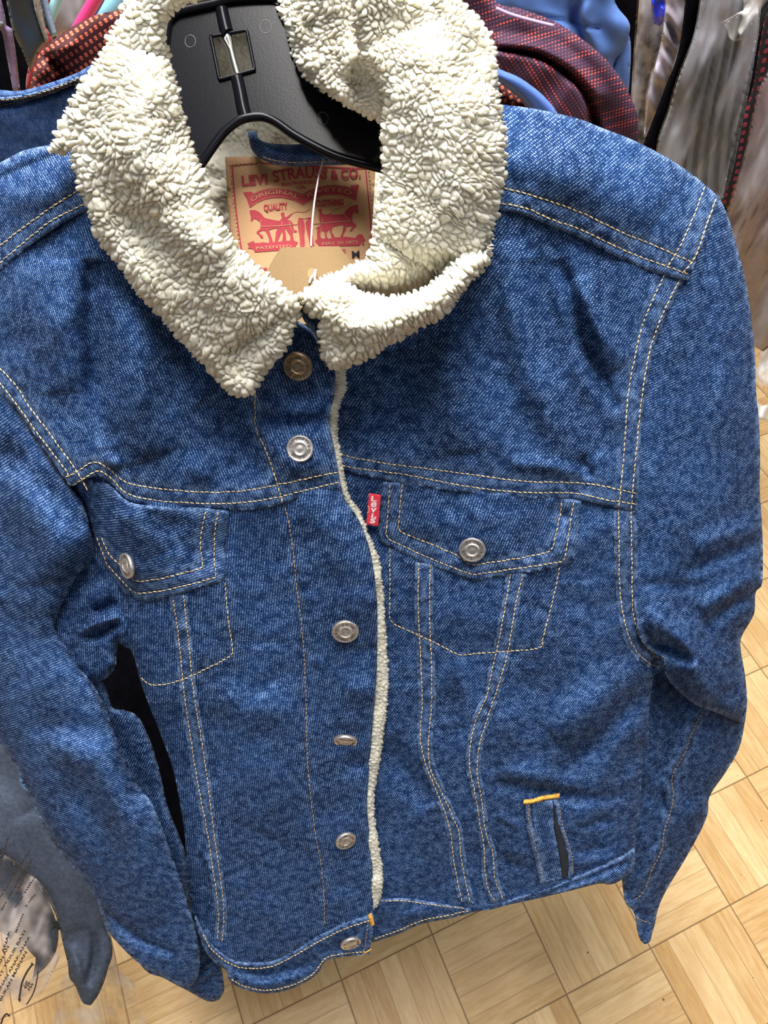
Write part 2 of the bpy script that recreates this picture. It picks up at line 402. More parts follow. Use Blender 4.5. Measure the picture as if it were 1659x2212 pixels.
CR_lo = [(738,1004),(760,1010),(879,1026),(999,1049),(1118,1063),(1237,1065),(1277,1073),(1317,1081),(1375,1089)]
CR_up = [(735,980),(760,988),(840,1002),(919,1012),(1038,1028),(1138,1040),(1217,1042),(1277,1046),(1317,1053),(1376,1067)]
PK = dict(R=5, T=.0012, th=.0025)
OFR = 0.0
# lower right body
bodyR = [(700,960),(800,985),(1000,1030),(1376,1080),(1378,1210),(1379,1290),(1393,1370),(1412,1400),(1440,1425),(1436,1446),(1412,1456),(1406,1503),(1401,1553),(1401,1600),(1390,1636),(1386,1680),(1384,1727),(1379,1770),(1372,1807),(1372,1850),(1345,1880),(1306,1898),(1234,1918),(1180,1935),(1107,1952),(1053,1966),(1003,1966),(919,1955),(790,1950),(740,1700),(700,1400),(690,1150)]
PA_edge = [(938,1215),(937,1278),(937,1358),(940,1437),(943,1481),(941,1535),(936,1589),(939,1644),(952,1680),(974,1734),(997,1785),(1003,1824),(1013,1886),(1024,1952)]
PA_r = [(929,1220),(928,1336),(932,1445),(931,1535),(925,1607),(930,1662),(956,1716),(979,1767),(991,1799),(997,1860),(1015,1947)]
PA_l = [(905,1215),(903,1300),(908,1408),(912,1517),(908,1589),(917,1644),(938,1698),(960,1752),(975,1806),(980,1860),(998,1947)]
PB_edge = [(1097,1225),(1090,1252),(1084,1300),(1068,1382),(1056,1437),(1044,1500),(1031,1525),(1017,1560),(1006,1618),(1007,1662),(1017,1709),(1028,1770),(1038,1835),(1040,1886),(1048,1926),(1062,1952)]
PB_l = [(1103,1235),(1093,1300),(1078,1382),(1065,1437),(1052,1500),(1039,1530),(1025,1565),(1015,1618),(1015,1662),(1025,1709),(1035,1770),(1046,1835),(1048,1886),(1056,1926),(1070,1947)]
PB_r = [(1130,1240),(1115,1300),(1097,1408),(1082,1463),(1060,1531),(1037,1604),(1030,1662),(1040,1727),(1050,1799),(1064,1842),(1069,1897),(1087,1942)]
PKR_st = [(842,1175),(842,1278),(842,1334),(851,1348),(891,1366),(939,1388),(967,1402),(995,1415),(1038,1411),(1098,1407),(1166,1400),(1172,1382),(1182,1342),(1194,1298),(1209,1225)]
folds_bR = [([(1410,1470),(1330,1560),(1250,1640),(1170,1715)], 26, -.0055, 1), ([(1420,1440),(1320,1490),(1200,1600)], 45, .006, 1), ([(1395,1600),(1330,1680),(1290,1730)], 22, -.004, 1),
    ([(1375,1640),(1290,1720),(1250,1810)], 30, .004, 1), ([(1060,1690),(1120,1700),(1180,1712),(1300,1725),(1370,1700)], 15, -.0042, 1), ([(1070,1660),(1150,1680),(1260,1690)], 28, .0045, 1),
    ([(830,1600),(870,1660),(930,1740)], 32, -.006, 1), ([(980,1430),(1030,1560)], 26, .0025, 1), ([(985,1440),(960,1560)], 14, -.0015, 1),
    ([(1100,1650),(1090,1500),(1110,1420)], 40, .003, 1), ([(1376,1100),(1376,1290),(1400,1385)], 14, -.001), ([(1080,1850),(1130,1880)], 12, -.002, 1), ([(1240,1790),(1330,1770)], 9, -.0018, 1), ([(1240,1840),(1320,1830)], 9, -.0018, 1), ([(1070,1760),(1130,1790)], 10, .0018, 1), ([(1240,1870),(1340,1850)], 10, .002, 1)]
noise_b = [(.0035, 130, 1, 20), (.0016, 52, 4, -30, 1.6), (.0006, 22, 2, 10, 2)]
sideR = [(1412,1440),(1406,1503),(1401,1553),(1401,1600),(1390,1640),(1386,1680),(1384,1727),(1379,1770),(1372,1835),(1371,1872)]
BR = Panel(bodyR, off=OFR, folds=folds_bR, noise=noise_b, rot=8, rolls=[(sideR, 150, .035), ([(690,965),(800,990),(1000,1025),(1376,1075)], 85, .018)], dents=[PKR_st], wa=.3, **PK)
o_bR = build('body_panel', DENIM, JK, BR)
# pleat bands as raised strips
def band(edge, inner, w0=0, off=.0022, edgeside=1):
    e = np.array(edge); i = np.array(inner)[::-1]; return [tuple(p) for p in e]+[tuple(p) for p in i]
PAl_in = [(x-9, y) for x, y in PA_l]; PBr_in = [(x+9, y) for x, y in PB_r]
class Over(Panel): pass
def over(poly, under, off, **k):
    base = lambda x, y: under.field(x, y, np.full(np.shape(x), 99.))
    return Panel(poly, base=base, off=off, **k)
BA = over(band(PA_edge, PAl_in), BR, .0036, R=5, T=.0030, th=.001, dents=[PA_r, PA_l], step=4, rot=-20)
o = build('pleat_band', DENIM, JK, BA); stitches(o, BA, [PA_r, PA_l], THREAD, r=.00036)
BB = over(band(PB_edge, PBr_in), BR, .0036, R=5, T=.0030, th=.001, dents=[PB_l, PB_r], step=4, rot=15)
o = build('pleat_band', DENIM, JK, BB); stitches(o, BB, [PB_l, PB_r], THREAD, r=.00036)
class Top:
    def __init__(s, ps): s.ps = ps; s.base = ps[0].base
    def field(s, x, y):
        d = s.ps[0].field(x, y, np.full(np.shape(x), 99.))
        for p in s.ps[1:]: d = np.where(inside(np.asarray(x, float), np.asarray(y, float), p.poly), np.minimum(d, p.field(x, y)), d)
        return d
stitches(o_bR, Top([BR, BA, BB]), [PKR_st], THREAD)
# welt pocket
wl = [(1134,1732),(1147,1730),(1150,1778),(1160,1810),(1168,1843),(1174,1875),(1178,1905),(1166,1910),(1160,1880),(1152,1845),(1143,1812),(1136,1778)]
ws = [(1148,1733),(1194,1727),(1197,1789),(1203,1816),(1209,1854),(1216,1898),(1176,1906),(1170,1870),(1160,1820),(1152,1780)]
wr_ = [(1195,1728),(1206,1724),(1213,1778),(1225,1810),(1234,1843),(1238,1875),(1236,1898),(1224,1902),(1228,1875),(1224,1843),(1215,1808),(1204,1778)]
WS = over(ws, BR, .002, R=4, T=.0012, th=.0012, step=3, rot=30); o_w = build('welt_pocket', DENIM, JK, WS)
for pl, st in ((wl, [(1141,1738),(1143,1778),(1151,1811),(1160,1843),(1167,1875),(1171,1905)]), (wr_, [(1207,1735),(1214,1778),(1224,1810),(1234,1843),(1237,1875),(1236,1892)])):
    WL = over(pl, BR, .0052, R=5, T=.0035, th=.002, step=3, rot=20); oo = build('welt_edge', DENIM, o_w, WL)
    if 1: stitches(o_w, WL, [st], THREAD_D, r=.0003, L=.0028)
gap_shade = over([(1196,1735),(1199,1733),(1206,1778),(1217,1810),(1225,1843),(1227,1875),(1222,1898),(1215,1894),(1210,1854),(1204,1816),(1199,1789)], BR, .0030, R=3, T=.0005, th=.001, step=3)
build('pocket_shade_strip', plain('painted_pocket_shade', (.012, .014, .02), .95), o_w, gap_shade)  # raised dark strip: shade of the pocket gap put into colour
mb = MB()
for i in range(44):
    t = i/43; x = 1132+75*t; y = 1732-13*t+2.5*math.sin(t*7)*(1-t); h = 5.5+random.uniform(-.8, .8); dd = WS.base(np.array([x]*3), np.array([y]*3))-.0058
    mb.tube(P(np.array([x-1, x, x+1.5]), np.array([y+h, y, y-h]), dd+np.array([.0012, 0, .0012])), [.0003, .00055, .0003], 5)
mb.build('bartack', ORANGE, o_w)

# chest panel right (between yoke and chest seam)
chestR = [(1000,410),(1083,425)]+[(x+2,y-22) for x,y in YR_edge[1:-1]]+[(1480,590),(1484,603)]+ARM_out[4:12]+[(1377,1101)]+CR_edge[::-1][1:]+[(715,1010),(690,900),(690,760),(760,690),(940,560)]
folds_cR = [([(1205,560),(1235,640),(1265,740),(1300,820),(1335,890)], 17, -.0042, 1), ([(1245,600),(1290,700),(1330,800)], 26, .004, 1), ([(1150,560),(1180,700),(1220,850),(1290,990)], 34, -.003, 1),
    ([(1090,520),(1120,700),(1170,850),(1250,990)], 44, .0045, 1), ([(850,760),(860,860),(830,960)], 60, -.0055, 1), ([(960,700),(980,850),(1000,980)], 60, .0045, 1), ([(1100,1000),(1200,1010),(1270,1030)], 16, .0025, 1), ([(1255,985),(1275,1035)], 10, -.0024, 1),
    ([(1255,1000),(1262,1060)], 7, -.0016)]
CRP = Panel(chestR, off=OFR+.0035, folds=folds_cR, noise=[(.003, 120, 3, 60), (.0012, 45, 7, 60, 2.2), (.0005, 20, 5, 50, 2)], dents=[CR_lo, CR_up, AR_in[:8], AR_out[:7]], R=7, T=.0028, th=.002, rot=2)
o = build('chest_panel', DENIM, JK, CRP); stitches(o, CRP, [CR_lo, CR_up, AR_in[:9], AR_out[:8]], THREAD)
# armhole band lower part on body
armband = [(1324,1100),(1377,1101),(1375,1125),(1378,1210),(1379,1290),(1393,1368),(1412,1398),(1450,1424),(1433,1448),(1405,1444),(1370,1420),(1345,1375),(1330,1290),(1327,1199)]
AB = over(armband, BR, .0018, R=5, T=.0016, th=.001, dents=[AR_in[8:], AR_out[7:]], step=4, rot=-25); o = build('armhole_band', DENIM, JK, AB)
stitches(o, AB, [AR_in[8:], AR_out[7:]], THREAD)
# yoke right
yokeR = YR_top+[(1530,490),(1512,545),(1486,606)]+YR_edge[::-1][1:]+[(1000,430),(1000,300)]
YR = Panel(yokeR, off=OFR+.0065, R=7, T=.003, th=.002, rolls=[(YR_top, 150, .045)], folds=[([(1100,330),(1250,380),(1420,470)], 70, .004, 1)], noise=[(.002, 110, 9, 30), (.0007, 40, 6, 25, 2)], dents=[YR_up, YR_lo, SH_in, SH_out], rot=-16)
o = build('shoulder_yoke', DENIM, JK, YR); stitches(o, YR, [YR_up, YR_lo, SH_in, SH_out], THREAD)
# pocket flap right
def rolloff(pl, R, T):
    def f(x, y):
        r, _, _ = dist_poly(np.asarray(x, float), np.asarray(y, float), pl); t = np.clip(r/R, 0, 1); return .6*T*(1-np.sqrt(1-(1-t)**2))
    return f
BRROLL = rolloff([(690,965),(800,990),(1000,1025),(1376,1075)], 85, .018); BLROLL = rolloff([(135,1000),(200,980),(400,1030),(700,1005),(728,1010)], 85, .018)
flapR = [(826,1040),(820,1099),(817,1157),(829,1176),(899,1208),(959,1231),(999,1245),(1021,1256),(1046,1251),(1118,1240),(1178,1230),(1224,1222),(1239,1214),(1243,1199),(1251,1139),(1257,1082),(1198,1070),(1118,1064),(1000,1052),(900,1040)]
FR_o = [(842,1046),(838,1099),(834,1159),(836,1163),(899,1193),(959,1219),(1021,1242),(1078,1234),(1158,1222),(1217,1213),(1223,1191),(1233,1119),(1239,1085)]
FR_i = [(869,1046),(864,1091),(859,1147),(919,1171),(979,1195),(1021,1222),(1058,1215),(1118,1207),(1192,1191),(1202,1151),(1210,1111),(1213,1085)]
def poly_st(pl):  # stitched corners stay sharp: dense straight resample
    return [tuple(p) for p in resample(pl, 16)]
FRP = Panel(flapR, base=lambda x, y: BR.field(x, y, np.full(np.shape(x), 99.))-0*x-BRROLL(x, y), off=.0035, R=8, T=.0035, th=.0015, folds=[([(1060,1090),(1040,1160),(1130,1190)], 40, .002, 1), ([(930,1080),(930,1170)], 35, .0015, 1), ([(1190,1090),(1225,1130)], 20, -.002, 1)], noise=[(.0018, 70, 12), (.0006, 25, 11)], dents=[FR_o, FR_i], step=4, rot=20)
o_fR = build('pocket_flap', DENIM, JK, FRP); stitches(o_fR, FRP, [poly_st(FR_o), poly_st(FR_i)], THREAD)
# red tab
tabp = [(797,1065),(823,1069),(817,1137),(791,1133)]
TB = Panel(tabp, base=lambda x, y: BR.smooth_d(x, y), off=.0065, R=3, T=.0006, th=.0012, step=2, sm=False)
o_tab = build('ribbon_tab', REDTAB, JK, TB)

# waistband right
wbR = [(800,1940),(872,1938),(919,1944),(963,1951),(1003,1956),(1053,1958),(1107,1940),(1180,1917),(1234,1895),(1306,1866),(1352,1842),(1370,1830),(1370,1872),(1343,1900),(1317,1911),(1293,1909),(1221,1927),(1125,1949),(1053,1963),(980,1982),(908,1997),(860,2018),(805,2036),(790,2000)]
WB = Panel(wbR, off=.004, R=9, T=.008, th=.003, folds=[([(1000,1968),(1120,1946),(1250,1905),(1350,1865)], 5, -.002), ([(930,1965),(860,1985)], 14, .002, 1)], noise=[(.002, 40, 3, -15, 2)], step=4, rot=75)
wst = [(808,2028),(862,2010),(910,1989),(982,1974),(1053,1957)]; wst2 = [(805,1947),(872,1946),(919,1952),(963,1958),(1003,1962)]
o = build('waistband', DENIM, JK, WB); stitches(o, WB, [wst, wst2], THREAD)

# ---------------- left half of the jacket (closer, carries the snaps)
OFL = .022
PL_edge = [(686,733),(694,766),(712,790),(724,800),(724,829),(721,860),(714,890),(711,912),(717,943),(727,995),(736,1050),(744,1077),(766,1109),(782,1138),(798,1185),(806,1223),(812,1271),(815,1318),(815,1381),(813,1467),(804,1576),(796,1685),(793,1750),(802,1837),(806,1924),(806,1990)]
sideL = [(150,1050),(189,1125),(202,1169),(219,1213),(243,1247),(263,1281),(263,1338),(273,1382),(290,1422),(304,1473),(324,1530),(343,1576),(374,1663),(391,1750),(400,1815),(404,1893),(413,1954),(417,1985)]
bodyL = [(135,1010),(200,985),(400,1040),(700,1015),(728,1020),(737,1050)]+PL_edge[11:]+[(743,1997),(687,2024),(643,2050),(591,2076),(548,2082),(504,2076),(461,2045),(437,2012)]+sideL[::-1]
PKL_st = [(486,1258),(493,1338),(501,1395),(498,1416),(439,1448),(388,1470),(331,1481),(304,1463)]
LP_st = [(551,850),(551,916),(557,938),(576,976),(598,1043),(611,1087),(624,1128),(633,1191),(639,1255),(649,1334),(655,1397),(661,1511),(664,1641),(672,1728),(683,1815),(693,1859),(700,1946),(700,1998)]
LC_edge = [(364,1285),(378,1389),(388,1490),(400,1576),(417,1685),(439,1793),(452,1880),(465,1967),(463,2030)]
LC_l = [(374,1295),(387,1389),(397,1490),(409,1576),(426,1685),(447,1793),(460,1880),(472,1967),(470,2028)]
LC_r = [(396,1285),(409,1402),(417,1489),(435,1598),(448,1685),(461,1793),(474,1880),(483,1967),(480,2035)]
folds_bL = [([(640,1080),(720,1120),(780,1250),(800,1400)], 60, .006, 1), ([(540,1120),(560,1250),(560,1400)], 50, -.003, 1), ([(300,1560),(420,1900)], 30, .003, 1), ([(560,1500),(620,1620),(560,1800)], 80, .005, 1), ([(740,1640),(800,1660)], 25, -.003, 1), ([(740,1480),(812,1500)], 30, .003, 1),
    ([(790,1600),(720,1590)], 20, -.002, 1), ([(640,1240),(655,1400),(662,1560),(668,1680)], 9, -.0012), ([(440,1480),(520,1520),(640,1540)], 40, .003, 1), ([(435,1855),(447,1900),(452,1950),(448,2010)], 5, -.003), ([(446,1855),(458,1900),(462,1950),(458,2005)], 6, .002)]
BL = Panel(bodyL, off=OFL, folds=folds_bL, noise=[(.004, 150, 6, 80), (.0016, 55, 9, -20, 1.6), (.0006, 22, 3, 10, 2)], rot=28, rolls=[(sideL, 170, .045), (PL_edge[10:], 60, .006), ([(135,1000),(200,980),(400,1030),(700,1005),(728,1010)], 85, .018)], dents=[PKL_st, LP_st[7:]], wa=.4, R=6, T=.002, th=.003)
o_bL = build('body_panel', DENIM, JK, BL); stitches(o_bL, BL, [LP_st[5:]], THREAD_D, r=.00034)
LB = over(LC_edge+[(x+8, y) for x, y in LC_r[::-1]], BL, .0026, R=5, T=.002, th=.001, dents=[LC_l, LC_r], step=4, rot=-10)
o = build('pleat_band', DENIM, JK, LB); stitches(o, LB, [LC_l, LC_r], THREAD, r=.00034)
stitches(o_bL, Top([BL, LB]), [PKL_st], THREAD)
# chest panel left
CL_edge = [(152,1051),(203,1029),(236,1041),(270,1075),(304,1088),(371,1093),(439,1095),(473,1099),(523,1102),(560,1099),(598,1092),(677,1068),(734,1055)]
CL_up = [(141,1032),(169,1017),(203,998),(236,1013),(270,1041),(338,1055),(422,1062),(506,1062),(591,1049),(700,1026),(731,1020)]
CL_lo = [(156,1050),(186,1030),(215,1017),(245,1038),(274,1066),(338,1081),(422,1087),(506,1087),(591,1076),(700,1049),(733,1042)]
AL_in = [(-10,785),(34,832),(63,878),(105,933),(135,975),(165,1017),(190,1060),(211,1093)]
AL_out = [(-10,815),(42,882),(84,941),(118,984),(143,1017),(150,1030)]
ALo2 = [(152,1034),(169,1062),(199,1115),(209,1150)]
chestL = [(-30,570),(0,560),(55,512),(120,465),(180,432),(300,420),(420,560),(640,690),(686,733)]+PL_edge[1:11]+CL_edge[::-1]+[(127,1017),(84,954),(42,891),(0,844),(-30,810)]
folds_cL = [([(200,560),(200,700),(210,850),(230,960)], 26, -.007, 1), ([(260,620),(290,780),(300,900),(330,990)], 60, .007, 1), ([(120,560),(120,700),(130,850)], 50, .004, 1), ([(440,860),(520,960),(560,1040)], 40, -.004, 1), ([(480,800),(560,930)], 30, -.003, 1),
    ([(560,910),(640,920),(715,905)], 20, -.005, 1), ([(560,950),(640,1000),(720,1000)], 35, .004, 1), ([(600,850),(700,850)], 40, -.003, 1), ([(220,985),(260,1010)], 12, .003, 1), ([(400,1000),(450,1040)], 20, .002, 1)]
CLP = Panel(chestL, off=OFL+.0035, folds=folds_cL, noise=[(.003, 120, 13, 70), (.0013, 48, 17, -50, 2), (.0005, 20, 5, 50, 2)], dents=[CL_up, CL_lo, AL_in[:6], AL_out, LP_st[:6]], R=7, T=.0028, th=.002, rot=52)
o = build('chest_panel', DENIM, JK, CLP); stitches(o, CLP, [CL_up, CL_lo, AL_in[:7], AL_out, LP_st[:6]], THREAD)
YL_edge = [(-30,605),(0,585),(63,532),(127,488),(186,456),(260,430)]
YL_top = [(-30,360),(0,351),(51,325),(105,313),(150,300),(220,290)]
YL_up = [(-12,540),(0,531),(42,498),(105,452),(169,412),(200,398)]; YL_lo = [(-12,578),(0,568),(42,532),(105,481),(181,441),(215,425)]
YL = Panel(YL_top+[(320,300),(320,420)]+YL_edge[::-1], off=OFL+.0065, R=7, T=.003, th=.002, rolls=[(YL_top, 110, .04)], folds=[([(-10,392),(60,360),(150,328)], 12, -.004), ([(0,440),(80,420),(160,390)], 30, .002, 1)], noise=[(.002, 90, 19, -30), (.0007, 35, 6, -30, 2)], dents=[YL_up, YL_lo], rot=70)
o = build('shoulder_yoke', DENIM, JK, YL); stitches(o, YL, [YL_up, YL_lo], THREAD)
# pocket flap left
flapL = [(200,1040),(236,1045),(270,1078),(304,1090),(371,1095),(439,1097),(496,1103),(489,1153),(486,1200),(491,1237),(480,1256),(439,1267),(371,1288),(321,1298),(297,1295),(270,1281),(243,1247),(216,1206),(202,1166),(192,1120)]
FL_o = [(209,1160),(230,1217),(256,1247),(290,1282),(338,1279),(405,1264),(467,1247),(462,1206),(464,1146),(471,1106)]
FL_i = [(219,1160),(236,1200),(263,1223),(292,1257),(338,1252),(388,1240),(439,1227),(432,1173),(439,1125),(445,1104)]
FLP = Panel(flapL, base=lambda x, y: BL.field(x, y, np.full(np.shape(x), 99.))-BLROLL(x, y), off=.0035, R=8, T=.0035, th=.0015, folds=[([(230,1090),(300,1130),(340,1200)], 36, .003, 1), ([(300,1110),(400,1150)], 25, -.002, 1)], noise=[(.0018, 60, 22), (.0006, 25, 11)], dents=[FL_o, FL_i], step=4, rot=-30)
o_fL = build('pocket_flap', DENIM, JK, FLP); stitches(o_fL, FLP, [poly_st(FL_o), poly_st(FL_i)], THREAD)
build('armhole_band', DENIM, JK, over([(143,1035),(200,1035),(214,1090),(222,1165),(204,1165),(190,1125),(165,1085)], BL, .002, R=4, T=.0015, th=.001, step=3, rot=40))
# waistband left
wbL_top = [(417,1967),(422,1975),(437,2006),(461,2043),(504,2073),(548,2079),(591,2073),(643,2047),(687,2021),(743,1994),(804,1974)]
wbL = wbL_top+[(809,1978),(806,2011),(797,2063),(743,2067),(704,2076),(687,2102),(656,2124),(613,2141),(570,2146),(526,2137),(496,2120),(489,2098),(461,2076),(443,2054),(430,2020)]
WL_ = Panel(wbL, off=OFL+.004, R=8, T=.005, th=.003, rolls=[([(417,1967),(430,2020),(461,2076)], 70, .02)], folds=[([(480,2070),(550,2108),(620,2100),(690,2070)], 13, -.003, 1), ([(690,2060),(720,2050),(760,2030)], 16, -.002, 1), ([(500,2110),(570,2125),(650,2105)], 14, .003, 1)], noise=[(.0014, 40, 33)], step=4, rot=80,
  dents=[])
wt1 = [(x+1, y+13) for x, y in wbL_top[2:-1]]+[(800,1988)]; wt2 = [(500,2115),(526,2130),(570,2139),(613,2134),(656,2117),(684,2096),(703,2070),(743,2060),(790,2056)]
o_wl = build('waistband', DENIM, JK, WL_); stitches(o_wl, WL_, [wt1, wt2], THREAD, r=.0004); stitches(o_wl, WL_, [[(797,1980),(792,2020),(786,2056)]], THREAD_D)
for (x0, y0, x1, y1) in ((799,1975,805,1998),(783,2064,798,2052)):
    mb = MB()
    for i in range(10):
        t = i/9; x = x0+(x1-x0)*t; y = y0+(y1-y0)*t; d = WL_.field(np.array([x]), np.array([y]))[0]-.0009
        mb.tube(P(np.array([x-4, x, x+4]), np.array([y+2, y, y-2]), np.array([d+.0005, d, d+.0005])), .00045, 5)
    mb.build('bartack', ORANGE, o_wl)

# ---------------- sleeves
silR = [(1553,424),(1575,474),(1595,546),(1613,618),(1624,698),(1631,770),(1633,842),(1640,915),(1642,1005),(1641,1056),(1646,1129),(1648,1203),(1646,1262),(1632,1280),(1629,1326),(1603,1373),(1600,1401),(1610,1463),(1613,1517),(1602,1562)]
slR = silR+[(1578,1553),(1542,1537),(1506,1524),(1477,1503),(1448,1474),(1433,1445),(1436,1424),(1400,1400),(1380,1370),(1366,1290),(1364,1210),(1362,1125),(1370,996),(1380,880),(1396,780),(1420,700),(1460,620),(1490,570),(1520,500)]
ARMs = ARM_out+[(1433,1445),(1448,1474)]
folds_sR = [([(1648,1170),(1570,1200),(1480,1240)], 15, -.0045, 1), ([(1648,1130),(1560,1160),(1500,1190)], 22, .004, 1), ([(1380,1260),(1450,1265),(1530,1270)], 14, -.0022, 1), ([(1636,1285),(1580,1310),(1520,1360)], 14, -.007, 1), ([(1640,1240),(1560,1290),(1510,1320)], 22, .006, 1),
    ([(1390,1330),(1450,1360),(1500,1420),(1560,1500)], 34, .010, 1), ([(1400,1396),(1450,1402),(1500,1435)], 14, -.008, 1), ([(1530,560),(1560,700),(1580,900),(1600,1100)], 20, .002, 1), ([(1512,560),(1530,700),(1545,850)], 13, -.0025, 1), ([(1560,1400),(1590,1440)], 16, .003, 1), ([(1510,1370),(1530,1450),(1590,1520)], 16, -.005, 1)]
SBASE = lambda x, y: G(x, y)-OFR
SR = Panel(slR, base=SBASE, off=.004, R=7, T=.004, th=.03, rolls=[(silR, 130, .06), (ARMs, 70, .007), ([(1602,1562),(1542,1537),(1506,1524),(1477,1503),(1448,1474)], 60, .03)], folds=folds_sR, noise=[(.003, 120, 5, 80, 1.5), (.0012, 45, 8, 80, 1.6), (.0005, 20, 2)], rot=-36)
silF = [(1612,1500),(1614,1517),(1609,1560),(1596,1618),(1567,1669),(1533,1720),(1529,1756),(1513,1796),(1477,1861),(1440,1922),(1422,1962),(1415,1995)]
fore = silF+[(1409,2015),(1404,2034),(1393,2040),(1383,2030),(1376,2009),(1373,1984),(1366,1966),(1351,1948),(1345,1915),(1343,1860),(1360,1750),(1372,1600),(1385,1500),(1410,1440),(1500,1440)]
fR_st = [(1520,1535),(1495,1582),(1480,1626),(1462,1655),(1451,1684),(1455,1720),(1448,1756),(1433,1799),(1430,1835),(1408,1879),(1393,1922),(1372,1944)]; fR_cuff = [(1375,1982),(1392,1990),(1408,1995)]
FO = Panel(fore, base=SBASE, off=-.075, R=7, T=.004, th=.03, rolls=[(silF, 90, .04), ([(1345,1930),(1343,1860),(1360,1750),(1372,1600),(1395,1450)], 60, .03)], folds=[([(1500,1545),(1470,1620),(1440,1690),(1442,1750),(1420,1830),(1390,1900)], 10, .003), ([(1425,1700),(1435,1760),(1410,1840)], 8, -.003, 1), ([(1590,1600),(1520,1640)], 20, -.002, 1), ([(1369,1965),(1390,1978),(1416,1975)], 5, -.003), ([(1540,1730),(1480,1770)], 24, .004, 1)], noise=[(.003, 70, 45), (.0016, 28, 4, 60, 2), (.0007, 14, 2, 60, 2)], dents=[fR_st], rot=-50)
o_sr = build('sleeve', DENIM, JK, SR, FO); stitches(o_sr, FO, [fR_st], THREAD_D, r=.0004); stitches(o_sr, FO, [fR_cuff], THREAD)
# left sleeve
seamL = [(-60,780),(0,842),(42,889),(84,952),(127,1015),(156,1058),(181,1091),(200,1165),(205,1200)]
bulge = [(205,1200),(190,1220),(169,1240),(135,1304),(121,1338),(125,1368),(148,1399),(179,1450),(209,1490),(236,1550),(262,1620),(300,1700)]
slL = seamL+bulge[1:]+[(340,1760),(420,2000),(430,2100),(404,2138),(354,2111),(304,2084),(257,2040),(226,2000),(209,1946),(169,1888),(111,1814),(68,1730),(44,1692),(37,1662),(0,1605),(-60,1500)]
folds_sL = [([(0,960),(100,1060),(180,1150)], 26, -.004, 1), ([(20,1010),(90,1130),(110,1260)], 60, .008, 1), ([(0,1300),(60,1380),(120,1460)], 40, -.003, 1), ([(210,1600),(240,1700),(300,1850),(330,2000)], 45, .008, 1), ([(100,1600),(200,1660)], 30, .004, 1), ([(60,1560),(240,1580)], 24, -.003, 1), ([(220,1960),(300,2030),(380,2060)], 10, -.004, 1), ([(120,1700),(200,1750),(230,1860)], 40, -.003, 1)]
SLb = Panel(slL, base=lambda x, y: G(x, y)-OFL, off=-.006, R=10, T=.006, th=.03, rolls=[(seamL, 60, .010), (bulge, 90, .030), ([(-60,1500),(0,1605),(37,1662),(68,1730),(111,1814),(169,1888),(209,1946),(226,2000)], 90, .04)], folds=folds_sL, noise=[(.0035, 120, 51, 60, 1.3), (.0014, 50, 8, -60, 1.6), (.0006, 22, 2)], rot=-20)
lobe = [(190,1120),(262,1200),(285,1285),(292,1345),(300,1400),(275,1400),(255,1389),(252,1420),(250,1439),(233,1463),(202,1475),(150,1440),(90,1380),(90,1280),(150,1200)]
LBE = Panel(lobe, base=lambda x, y: G(x, y)-OFL, off=-.036, R=24, T=.02, th=.03, folds=[([(262,1345),(220,1370),(180,1380)], 7, -.006, 1), ([(262,1330),(200,1350),(170,1370)], 8, .005, 1), ([(255,1300),(200,1320)], 9, -.006, 1)], noise=[(.003, 30, 4, -30, 2)], rot=30, step=4)
forL = [(150,1420),(219,1470),(243,1530),(294,1544),(324,1598),(344,1662),(362,1740),(385,1800),(402,1850),(410,1939),(425,1990),(450,2040),(476,2070),(479,2090),(483,2118),(484,2141),(473,2160),(449,2163),(405,2140),(354,2113),(300,2080),(200,1900),(150,1600)]
FOL = Panel(forL, base=lambda x, y: G(x, y)-OFL, off=-.062, R=16, T=.012, th=.02, folds=[([(338,2074),(405,2100),(449,2084),(478,2062)], 5, -.004), ([(344,2092),(405,2118),(470,2092)], 6, .003, 1), ([(240,1560),(300,1680),(330,1800)], 20, -.004, 1)], noise=[(.002, 50, 6, 30, 2)], rot=10)
cuff_st = [(345,2080),(405,2106),(445,2090),(474,2072)]; hemL = [(240,2018),(300,2072),(354,2103),(405,2129),(440,2150)]
o_sl = build('sleeve', DENIM, JK, SLb, LBE, FOL); stitches(o_sl, FOL, [cuff_st], THREAD_D, r=.0003)

